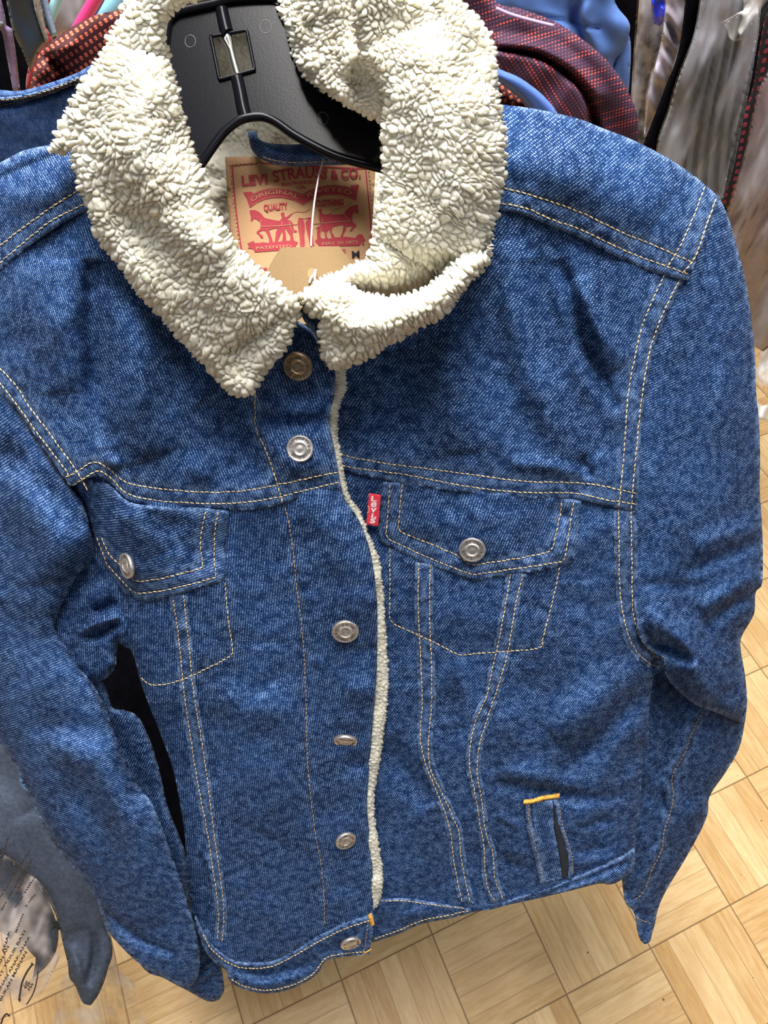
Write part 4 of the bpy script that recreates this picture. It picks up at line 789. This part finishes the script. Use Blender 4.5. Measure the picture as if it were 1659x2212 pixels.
# ribbon tab lettering
mb = MB(); td = lambda x, y: TB.base(x, y)-.0065-.00025
T_ = lambda pts: TR(770, 1050, .04522, pts)
for ch, a, b, h in (('L', (690,720), (970,740), 10.5), ('e', (670,1010), (950,1010), 14), ('v', (650,1260), (950,1270), 14), ('i', (690,1520), (800,1525), 10), ("'", (820,1640), (910,1640), 14), ('s', (640,1780), (890,1790), 13.5)):
    V, F = text_polys(ch, .03); h2 = {'L': 250, 'e': 260, 'v': 230, 'i': 215, "'": 170, 's': 250}[ch]
    u = (V[:, 0]-V[:, 0].min())/(np.ptp(V[:, 0])+1e-6); v = (V[:, 1]-V[:, 1].min())/(np.ptp(V[:, 1])+1e-6)
    x = a[0]+(b[0]-a[0])*u+v*30; y = a[1]+(b[1]-a[1])*u-v*h2; q = np.array(T_(list(zip(x, y)))); mb.add(P(q[:, 0], q[:, 1], td(q[:, 0], q[:, 1])), F)
q = np.array(T_([(530,950),(590,1010),(605,1120),(590,1230),(510,1290)])); q = spline(q, 4); mb.tube(P(q[:, 0], q[:, 1], td(q[:, 0], q[:, 1])), .00018, 5)
mb.build('tab_lettering', PINKW, o_tab, smooth=False)

# ---------------------------------------------------------------- kraft hang tag
TG = lambda x, y: .458-.00010*(y-560)
tagp = [(607,535),(670,533),(733,532),(753,560),(764,600),(735,650),(700,700),(600,700),(560,650),(579,580),(592,556)]
hole = [(674+10*math.cos(a), 590+11*math.sin(a)) for a in np.linspace(0, 2*math.pi, 25)[:-1]]
HT = thing('hang_tag', tuple(float(v) for v in P(670, 600, .457)), 'brown kraft card hang tag tucked between the sherpa collar points', 'tag')
holed(tagp, hole, TG, 0, .0006, 'tag_card', KRAFT, HT)
STR = plain('white_string', (.80, .70, .72), .35)
mb = MB(); q = spline([(700,334),(697,350),(690,372),(685,400),(680,430),(676,465),(673,503),(672,532)], 5); dd = np.linspace(.474, .4605, len(q)); mb.tube(P(q[:, 0], q[:, 1], dd), .00055, 8); mb.build('string', STR, HT)
mb = MB(); q = spline([(668,612),(672,600),(679,592),(682,582),(680,602),(684,615)], 4); mb.tube(P(q[:, 0], q[:, 1], np.full(len(q), .4515)), .0007, 8); mb.build('string', STR, HT)

# ================================================================ GARMENTS AND BAGS AROUND THE JACKET
def VB(c, tilt=0.): # a plane hanging straight down, c metres in front of the camera foot
    return lambda x, y: c*(1+tilt*(x-CX)/FPX)/(math.cos(PITCH)-math.sin(PITCH)*(y-CY)/FPX)
def garment(name, label, cat, mat, pieces, group=None):
    """pieces: (part name, Panel, material or None)"""
    p = pieces[0][1].poly.mean(0); d = float(pieces[0][1].base(np.array([p[0]]), np.array([p[1]]))[0])
    if len(pieces) == 1:
        o = build(name, mat, None, pieces[0][1]); tag(o, label, cat, group); return o
    T = thing(name, tuple(float(v) for v in P(p[0], p[1], d+.02)), label, cat, group)
    for nm, pn, mt in pieces: build(nm, mt or mat, T, pn)
    return T
GK = dict(T=.012, th=.02, wa=0)
def weave_dots(name, dark, c1, c2, px, py, rot=0, duty=.35, streak=None):
    m, nt, b = new_mat(name); k = NB(nt)
    mp = k.n('ShaderNodeMapping'); k.l(k.n('ShaderNodeUVMap', uv_map='uv').outputs[0], mp.inputs[0]); mp.inputs['Rotation'].default_value = (0, 0, math.radians(rot))
    s = k.n('ShaderNodeSeparateXYZ'); k.l(mp.outputs[0], s.inputs[0]); n = k.noise(mp.outputs[0], 60, 2)
    u = k.m('ADD', k.m('MULTIPLY', s.outputs[0], 1/px), k.m('MULTIPLY', n, .25)); v = k.m('ADD', k.m('MULTIPLY', s.outputs[1], 1/py), k.m('MULTIPLY', n, .25))
    a = k.m('MULTIPLY_ADD', k.m('SINE', k.m('MULTIPLY', u, 2*math.pi)), .5, .5); c = k.m('MULTIPLY_ADD', k.m('SINE', k.m('MULTIPLY', v, 2*math.pi)), .5, .5)
    dot = k.ramp(k.m('MULTIPLY', a, c), duty, duty+.22)
    rib = k.m('MULTIPLY_ADD', k.m('SINE', k.m('MULTIPLY', v, 2*math.pi*3)), .5, .5)
    cc = k.mix(k.m('MULTIPLY', rib, .8), c1, c2)
    if streak:
        sv = k.n('ShaderNodeVectorMath', operation='MULTIPLY'); k.l(mp.outputs[0], sv.inputs[0]); sv.inputs[1].default_value = streak[0]
        st = k.ramp(k.noise(sv.outputs[0], 1., 1), .52, .58); base = k.mix(k.m('MULTIPLY', dot, .5), dark, streak[1]); hot = k.mix(dot, dark, cc); k.l(k.mix(st, base, hot), b.inputs['Base Color'])
    else: k.l(k.mix(dot, dark, cc), b.inputs['Base Color'])
    b.inputs['Roughness'].default_value = .85; k.bump(dot, .5, .0006, b); return m
REDDOT = weave_dots('red_dotted_weave', (.045, .003, .006), (.42, .035, .03), (.75, .22, .09), .0052, .0052, 24, .28)
PURP = weave_dots('purple_red_knit', (.035, .012, .035), (.55, .05, .05), (.75, .14, .10), .0032, .0030, 14, .22, streak=((26, 300, 1), (.16, .06, .12)))
CHECK = weave_dots('black_red_check', (.006, .004, .008), (.20, .012, .03), (.28, .03, .05), .012, .012, 15, .3)
BLK = cloth('black_cloth', (.003, .003, .005), .95, .2, sheen=0); BLK.node_tree.nodes['Principled BSDF'].inputs['Specular IOR Level'].default_value = .04; NAVY = cloth('navy_satin', (.012, .022, .040), .45, .2, 20); LAV = cloth('lavender_cloth', (.20, .14, .27), .8, .15, 30)
PALEB = cloth('pale_blue_cloth', (.30, .42, .60), .7, .1, 30); GREYW = cloth('pale_grey_cloth', (.42, .42, .48), .8, .08, 20); BLUE = cloth('cornflower_cloth', (.07, .16, .45), .75, .08, 25)
BLUE2 = cloth('cornflower_lining', (.07, .15, .48), .5, .05, 25); CRIM = cloth('crimson_cloth', (.30, .01, .02), .8, .1); GREYC = cloth('slate_grey_cloth', (.14, .15, .17), .85, .12, 25)
TAUPE = cloth('plum_grey_cloth', (.13, .085, .10), .85, .2, 20); SLATE = cloth('dark_slate_cloth', (.035, .045, .055), .8, .2, 20)
FILM = clear_mat('crinkled_film', (.52, .52, .60), .26, .22, .5, 30); FILM2 = clear_mat('clear_bag_film', (.60, .53, .50), .32, .2, .5, 26); FILM3 = clear_mat('white_bag_film', (.9, .88, .86), .6, .25, .5, 26)

# ---- upper left
garment('black_backdrop', 'black garment hanging deepest at the upper left corner', 'clothing', BLK, [('x', Panel([(-120,-90),(130,-90),(150,260),(-120,260)], base=VB(1.35), R=20, noise=[(.02, 60, 3, 80, 3)], step=12, **GK), None)])
garment('hanging_shirt', 'lavender garment edge hanging left of the navy satin strip', 'clothing', LAV, [('x', Panel([(-6,-30),(8,20),(14,55),(26,62),(34,110),(44,196),(28,196),(14,120),(4,70),(-10,60)], base=VB(1.15), R=8, step=4, **GK), None)])
garment('hanging_shirt', 'small grey garment edge at the left border below the lavender one', 'clothing', GREYC, [('x', Panel([(-10,40),(8,48),(8,62),(-10,60)], base=VB(1.12), R=4, step=3, **GK), None)])
garment('hanging_shirt', 'dark navy satin garment strip hanging above the red dotted garment', 'clothing', NAVY, [('satin_panel', Panel([(6,-40),(66,-40),(76,20),(88,55),(102,92),(84,112),(66,156),(48,112),(26,60)], base=VB(.98), R=10, noise=[(.004, 30, 3, 70, 2)], step=4, **GK), None), ('hem_edge', Panel([(66,-40),(78,-40),(90,20),(106,90),(98,92),(84,50),(74,15)], base=VB(.965), R=4, step=3, **GK), cloth('beige_edge', (.30, .27, .24), .8))])
garment('hanging_shirt', 'crimson garment sliver between the navy strip and the pale blue strap', 'clothing', CRIM, [('x', Panel([(60,150),(84,60),(100,60),(118,90),(90,140),(62,200),(56,190)], base=VB(1.08), R=6, step=4, **GK), None)])
garment('garment_strap', 'pale blue strap hanging right of the navy satin strip', 'strap', PALEB, [('x', Panel([(78,-40),(96,-40),(108,20),(124,74),(112,84),(98,50),(88,10)], base=VB(1.0), R=7, step=3, **GK), None)])
garment('hanging_shirt', 'pale grey garment behind the pink and mint hangers', 'clothing', GREYW, [('x', Panel([(96,-40),(210,-40),(190,10),(170,60),(120,80),(104,30)], base=VB(1.12), R=14, noise=[(.008, 26, 5, 80, 3)], step=5, **GK), None)])
garment('hanging_shirt', 'crimson garment patch above the mint hanger', 'clothing', CRIM, [('x', Panel([(92,-40),(122,-40),(116,0),(107,22),(98,4)], base=VB(1.06), R=6, step=3, **GK), None)])
def tube_thing(name, label, cat, mat, pts, r, c, group=None):
    mb = MB(); q = spline(pts, 6); mb.tube(P(q[:, 0], q[:, 1], VB(c)(q[:, 0], q[:, 1])), r, 16); o = mb.build(name, mat); return tag(o, label, cat, group)
tube_thing('plastic_hanger', 'mint green plastic hanger bar at the top left', 'hanger', plain('mint_plastic', (.36, .62, .62), .35), [(150,-60),(130,-15),(112,28),(108,40)], .0062, 1.02)
tube_thing('plastic_hanger', 'bright pink plastic hanger bar at the top left', 'hanger', plain('pink_plastic', (.78, .06, .24), .35), [(240,-60),(210,-10),(190,25),(172,56),(160,80)], .0068, .96)
tube_thing('plastic_hanger', 'thin violet hanger bar between the pink and light blue hangers', 'hanger', plain('violet_plastic', (.12, .08, .60), .35), [(250,-60),(222,-5),(200,35),(185,62)], .003, .99)
tube_thing('plastic_hanger', 'light blue plastic hanger bar right of the pink hanger', 'hanger', plain('sky_plastic', (.26, .56, .72), .35), [(300,-60),(255,0),(222,30),(195,60)], .013, 1.03)
# red dotted garment passes behind the jacket from left shoulder to right shoulder
rd = [(66,210),(68,175),(75,140),(92,105),(125,78),(165,52),(210,32),(262,20),(340,0),(520,-40),(900,-20),(1040,110),(1080,176),(1105,196),(1150,236),(1160,400),(700,420),(66,420)]
garment('patterned_jacket', 'red and orange dotted weave garment hanging right behind the denim jacket', 'jacket', REDDOT, [('x', Panel(rd, base=VB(.66), R=26, noise=[(.006, 60, 3, 40, 2)], folds=[([(100,125),(140,160),(120,200)], 14, -.006), ([(90,160),(110,120),(150,100)], 12, .004)], step=7, **GK), None)])
# second denim jacket behind
bj = [(-60,192),(0,194),(45,196),(110,178),(165,158),(215,132),(300,110),(420,140),(420,420),(-60,420)]
BJP = Panel(bj, base=lambda x, y: VB(.60)(x, y), R=16, T=.010, th=.02, noise=[(.004, 70, 13, 20, 2)], steps=[], folds=[([(-10,228),(40,222),(110,205),(180,176)], 7, -.004)], dents=[], rot=60, step=6, wa=.3)
bseam = [(-60,235),(0,232),(50,224),(110,206),(185,175),(260,150),(260,138),(185,160),(110,188),(50,205),(0,210),(-60,212)]
T = thing('denim_jacket', tuple(float(v) for v in P(60, 300, .66)), 'second dark blue denim jacket hanging behind the left shoulder of the sherpa one', 'jacket')
o1 = build('shoulder_panel', DENIM2, T, BJP); sp_ = over(bseam, BJP, .003, R=5, T=.003, th=.002, step=4, rot=50, wa=1.); o2 = build('seam_band', DENIM, T, sp_)
stitches(o2, sp_, [[(-40,229),(0,227),(50,219),(110,201),(185,171)], [(-40,219),(0,217),(50,211),(110,194),(185,165)]], THREAD_D, L=.0036, r=.0004)

# ---- upper right
garment('hanging_jacket', 'cornflower blue jacket hanging behind the purple and red knit garment', 'jacket', BLUE, [('shoulder_panel', Panel([(1040,-60),(1310,-60),(1330,8),(1357,44),(1360,70),(1345,110),(1325,140),(1300,260),(1250,300),(1050,200)], base=VB(.94), R=30, folds=[([(1270,-20),(1240,40),(1280,120)], 12, -.006, 1), ([(1120,30),(1200,42),(1290,62)], 5, -.002), ([(1255,-40),(1265,60),(1300,130)], 20, .006, 1)], noise=[(.006, 50, 4, 40, 2)], step=6, **GK), None), ('sleeve', Panel([(1352,56),(1362,90),(1362,140),(1358,200),(1352,260),(1310,280),(1320,150),(1340,90)], base=VB(.955), R=14, noise=[(.005, 30, 4, 90, 3)], step=5, **GK), None)])
prp = [(1040,-60),(1072,4),(1123,18),(1197,46),(1252,80),(1307,126),(1344,174),(1362,209),(1377,248),(1378,300),(1370,420),(1060,420),(1000,200),(1000,-60)]
garment('patterned_shirt', 'purple and red streaked knit shirt hanging above the right shoulder', 'shirt', PURP, [('shoulder_panel', Panel(prp, base=VB(.80), R=26, folds=[([(1090,112),(1160,124),(1226,164),(1270,212),(1290,290)], 7, -.010), ([(1085,96),(1160,104),(1240,146),(1290,205)], 16, .007)], noise=[(.006, 60, 8, 50, 2)], step=5, rot=0, **GK), None), ('lower_front', Panel([(1070,108),(1160,126),(1222,166),(1262,215),(1275,300),(1275,420),(1060,420),(1050,200)], base=VB(.775), R=12, noise=[(.006, 40, 18, -60, 2)], step=5, rot=-62, **GK), None)])
garment('hanging_shirt', 'narrow bright blue garment edge between the knit shirt and the denim shoulder', 'clothing', BLUE2, [('x', Panel([(1060,128),(1078,148),(1123,168),(1171,204),(1205,246),(1225,300),(1150,320),(1142,240),(1100,195),(1060,170)], base=VB(.63), R=14, step=5, **GK), None)])
tube_thing('elastic_cord', 'thin glossy white cord over the shoulder of the purple knit shirt', 'cord', plain('glossy_cord', (.45, .33, .55), .2), [(1072,18),(1100,30),(1140,42),(1196,56)], .0016, .79)
garment('black_backdrop', 'broad black backdrop added behind the film wrapped clothes at the upper right', 'clothing', BLK, [('x', Panel([(1290,-90),(1740,-90),(1740,640),(1650,660),(1600,640),(1540,560),(1500,420),(1290,360)], base=VB(1.55), R=20, noise=[(.02, 60, 3, 80, 3)], step=12, **GK), None)])  # backdrop added to keep the gaps between the wrapped clothes dark
garment('wrapped_garment', 'patterned grey and tan garment in clear film with a blue patch', 'clothing', cloth('mottled_grey_cloth', (.12, .11, .11), .8, .6, 30), [('cloth_body', Panel([(1385,-60),(1492,-60),(1482,60),(1462,140),(1400,310),(1370,330),(1366,250),(1375,80)], base=VB(1.32), R=16, noise=[(.012, 30, 5, 75, 3)], step=5, **GK), None), ('film', Panel([(1380,-60),(1494,-60),(1486,60),(1464,142),(1404,312),(1370,330),(1362,240),(1372,60)], base=VB(1.27), R=18, T=.01, th=.001, noise=[(.007, 24, 6, 70, 4)], step=4, wa=0), FILM), ('blue_patch', Panel([(1408,-30),(1441,-30),(1439,20),(1434,46),(1424,57),(1412,50),(1407,20)], base=VB(1.25), R=8, T=.008, th=.004, noise=[(.006, 14, 5)], step=3, wa=0), plain('cobalt_plastic', (.02, .04, .62), .3))])
garment('wrapped_garment', 'pale lilac pleated garment in clear film left of the black strap', 'clothing', cloth('pale_lilac_cloth', (.34, .31, .38), .8, .2, 12), [('cloth_body', Panel([(1444,-60),(1490,-60),(1482,40),(1464,110),(1448,160),(1420,230),(1390,300),(1400,200),(1430,80)], base=VB(1.14), R=12, noise=[(.016, 16, 5, 68, 4)], step=3, **GK), None), ('film', Panel([(1442,-60),(1492,-60),(1484,40),(1466,112),(1450,162),(1422,234),(1392,302),(1396,200),(1427,80)], base=VB(1.11), R=12, T=.008, th=.001, noise=[(.007, 16, 6, 66, 4)], step=4, wa=0), FILM)])
garment('garment_strap', 'broad black strap hanging between the film wrapped garments', 'strap', BLK, [('x', Panel([(1486,-60),(1516,-60),(1513,0),(1498,80),(1462,170),(1445,230),(1424,300),(1420,326),(1388,316),(1402,280),(1440,180),(1460,130),(1474,60)], base=VB(1.06), R=8, step=4, **GK), None)])
PLT = [([(1545+i*24, -60), (1520+i*22, 120), (1480+i*24, 300), (1470+i*24, 420)], 8, -.012) for i in range(5)]
gsh = [(1517,-60),(1625,-60),(1640,60),(1612,200),(1590,300),(1566,420),(1550,440),(1500,420),(1420,345),(1424,300),(1445,240),(1465,170),(1500,80),(1514,0)]
garment('wrapped_garment', 'grey pleated garment in crinkled clear film right of the black strap', 'clothing', GREYC, [('cloth_body', Panel(gsh, base=VB(1.02), R=16, folds=PLT, noise=[(.010, 40, 5, 110, 4)], step=5, **GK), None), ('film', Panel([(x-3, y-2) for x, y in gsh], base=VB(.985), R=16, T=.01, th=.001, noise=[(.009, 30, 6, 108, 5), (.004, 13, 7, 104, 4)], step=4, wa=0), FILM)])
garment('hanging_shirt', 'dark slate garment edge between the grey garment and the check one', 'clothing', SLATE, [('x', Panel([(1580,-60),(1650,-60),(1640,60),(1625,160),(1605,260),(1580,380),(1555,440),(1530,420),(1560,330),(1590,200),(1605,60)], base=VB(1.13), R=10, step=5, **GK), None)])
garment('plastic_bag', 'knotted white translucent bag at the upper right corner', 'bag', FILM3, [('x', Panel([(1605,-20),(1630,-40),(1700,-50),(1700,20),(1655,35),(1645,60),(1635,90),(1620,112),(1606,108),(1600,84),(1588,90),(1575,80),(1570,60),(1556,48),(1580,36),(1605,22)], base=VB(.93), R=10, T=.01, th=.004, noise=[(.016, 16, 6, 120, 3)], step=3, wa=0), None)])
garment('patterned_shirt', 'black and dark red check shirt hanging behind the plastic bags at the right', 'shirt', CHECK, [('x', Panel([(1700,0),(1659,22),(1642,90),(1628,180),(1605,250),(1585,320),(1560,390),(1556,430),(1590,470),(1640,420),(1700,300)], base=VB(1.19), R=12, step=5, **GK), None)])
tp = [(1700,100),(1650,170),(1632,230),(1612,330),(1592,400),(1560,500),(1570,540),(1580,600),(1590,660),(1600,722),(1648,760),(1700,720)]
garment('wrapped_garment', 'plum grey garment in clear film at the right edge beside the sleeve', 'clothing', TAUPE, [('cloth_body', Panel(tp, base=VB(1.0), R=14, noise=[(.014, 30, 5, 105, 4)], step=5, **GK), None), ('film', Panel([(x-4, y) for x, y in tp], base=VB(.965), R=14, T=.01, th=.001, noise=[(.009, 26, 9, 106, 5), (.004, 12, 7, 104, 4)], step=4, wa=0), FILM)])
garment('plastic_bag', 'white translucent plastic bag hanging down behind the right sleeve over the floor', 'bag', FILM3, [('x', Panel([(1700,660),(1659,690),(1645,735),(1636,790),(1622,830),(1622,890),(1640,906),(1700,915)], base=lambda x, y: 1.45+0*x, R=10, T=.01, th=.004, noise=[(.03, 18, 6, 100, 3)], step=3, wa=0), None)])
# black garment behind the jacket, added so gaps beside the sleeves stay dark
garment('black_backdrop', 'black garment hanging behind the denim jacket seen between sleeves and body', 'clothing', BLK, [('x', Panel([(150,1060),(600,1150),(1440,1250),(1440,1500),(1398,1700),(1390,1840),(1200,1880),(900,1880),(560,1960),(430,1960),(380,1900),(215,1600)], base=lambda x, y: .84+0*x, R=20, noise=[(.01, 90, 3, 80, 3)], step=14, **GK), None)])
# ---- lower left
LLB = lambda c, s=0.: (lambda x, y: c+s*(y-1900)+0*x)
fa = [(-60,1500),(30,1560),(60,1630),(95,1690),(141,1780),(200,1870),(230,1930),(228,1995),(240,2030),(243,2062),(234,2090),(226,2118),(212,2150),(196,2172),(178,2165),(163,2130),(150,2112),(146,2080),(136,2040),(126,1995),(112,1960),(86,1925),(50,1885),(0,1845),(-60,1810)]
garment('faded_jeans', 'faded grey blue denim garment hanging below the left sleeve', 'clothing', FADED, [('x', Panel(fa, base=LLB(.92, .0002), R=26, folds=[([(200,2010),(205,2060),(190,2130)], 8, -.006, 1), ([(60,1760),(140,1900),(170,2010)], 30, .008, 1), ([(155,2040),(170,2100),(180,2150)], 12, .005, 1)], noise=[(.006, 50, 5, 60, 2)], rot=20, step=5, T=.014, th=.02, wa=0), None)])
fb = [(-60,1800),(0,1838),(40,1872),(80,1915),(108,1955),(124,2000),(126,2030),(118,2062),(98,2090),(70,2115),(78,2070),(60,2050),(38,2010),(22,2030),(0,2010),(-60,2040)]
garment('faded_jeans', 'second faded denim garment inside the printed plastic bag', 'clothing', FADED, [('x', Panel(fb, base=LLB(.97, .0002), R=20, noise=[(.008, 40, 7, 60, 2)], rot=50, step=5, T=.014, th=.02, wa=0), None)])
BK = plain('black_tag', (.01, .01, .01), .5)
garment('black_label', 'small black label tag beside the faded denim garment', 'label', BK, [('x', Panel([(113,1990),(118,1985),(127,1988),(130,1998),(134,2010),(127,2006),(126,2020),(122,2004),(108,2014),(114,2002)], base=LLB(.885), R=2, T=.001, th=.002, sm=False, step=2, wa=0), None)])
bagp = [(-60,1800),(0,1840),(60,1880),(104,1930),(128,1985),(135,2040),(126,2075),(100,2130),(60,2212),(40,2300),(-60,2300)]
T = thing('plastic_bag', tuple(float(v) for v in P(30, 2100, .95)), 'clear plastic bag with printed warning text and a recycling mark at the lower left', 'bag')
BG = Panel(bagp, base=LLB(.90, .0002), R=12, T=.008, th=.002, noise=[(.012, 40, 6, 118, 4), (.004, 14, 7, 118, 4)], step=4, wa=0)
build('bag_film', FILM2, T, BG)
bd = lambda x, y: BG.smooth_d(x, y)-.012
PRN = plain('dark_print', (.035, .022, .02), .8); mb = MB()
def bl(t, a, b, h): mb.add(*lettering(t, [a, ((a[0]+b[0])/2, (a[1]+b[1])/2), b], h, depth=bd, bold=.03))
bl('BUKAN MAINAN', (3,2163), (59,2057), 6.2); bl('PERMAINAN ANAK-ANAK', (-22,2180), (67,2022), 5.6); bl('TEMPAT TIDUR BATI', (-22,2152), (56,2012), 5.6); bl('AN AN', (0,2086), (20,2045), 6)
bl('una bolsa de plástico', (-4,1948), (66,1838), 5); bl('en un plástico', (4,1968), (68,1858), 5); bl('plástico', (36,1932), (70,1862), 5); bl('o a niño', (34,1962), (78,1894), 5); bl('a niña', (56,1960), (78,1932), 5)
bl('bolsa', (2,1870), (20,1808), 6); bl('MAINAN', (36,2015), (52,1975), 5); bl('ANAK', (8,2060), (24,2010), 6)
V, F = text_polys('紙', .02)
if len(V):
    a = math.radians(-60); s_ = 19; c = V-np.array([V[:, 0].mean(), V[:, 1].mean()]); x = 61+s_*(c[:, 0]*math.cos(a)+c[:, 1]*math.sin(a)*1.)+0; y = 2131+s_*(c[:, 0]*math.sin(a)-c[:, 1]*math.cos(a)); mb.add(P(x, y, bd(x, y)), F)
def ribb(pts, wd):
    p = resample(spline(pts, 5), 3); t = np.gradient(p, axis=0); t /= np.linalg.norm(t, axis=1)[:, None]; n = np.stack([-t[:, 1], t[:, 0]], 1)*wd/2; q = np.vstack([p+n, p-n]); m = len(p); mb.add(P(q[:, 0], q[:, 1], bd(q[:, 0], q[:, 1])), [(i, i+1, i+1+m, i+m) for i in range(m-1)])
ribb([(70,2083),(58,2100),(48,2122),(43,2148),(42,2160)], 4.2); ribb([(82,2098),(80,2115),(74,2140),(64,2160),(57,2170)], 2.8)
for tri in ([(66,2086),(68,2078),(75,2085)], [(38,2158),(46,2158),(43,2166)]): q = np.array(tri, float); mb.add(P(q[:, 0], q[:, 1], bd(q[:, 0], q[:, 1])), [(0, 1, 2)])
ribb([(2,2212),(8,2196),(15,2190),(21,2196)], 4.0)
mb.build('bag_print', PRN, T, smooth=False)
fl3 = [(236,2030),(246,2066),(262,2096),(288,2124),(300,2160),(316,2212),(320,2300),(110,2300),(124,2150),(146,2100),(150,2108),(165,2140),(196,2172),(226,2118)]
garment('plastic_bag', 'clear wrinkled plastic bag end hanging below the faded denim garment', 'bag', clear_mat('thin_film', (.8, .68, .54), .26, .15, .5, 26), [('x', Panel(fl3, base=LLB(1.06, .0002), R=12, T=.008, th=.002, noise=[(.014, 36, 6, 60, 3), (.004, 12, 7, 60, 3)], step=4, wa=0), None)])
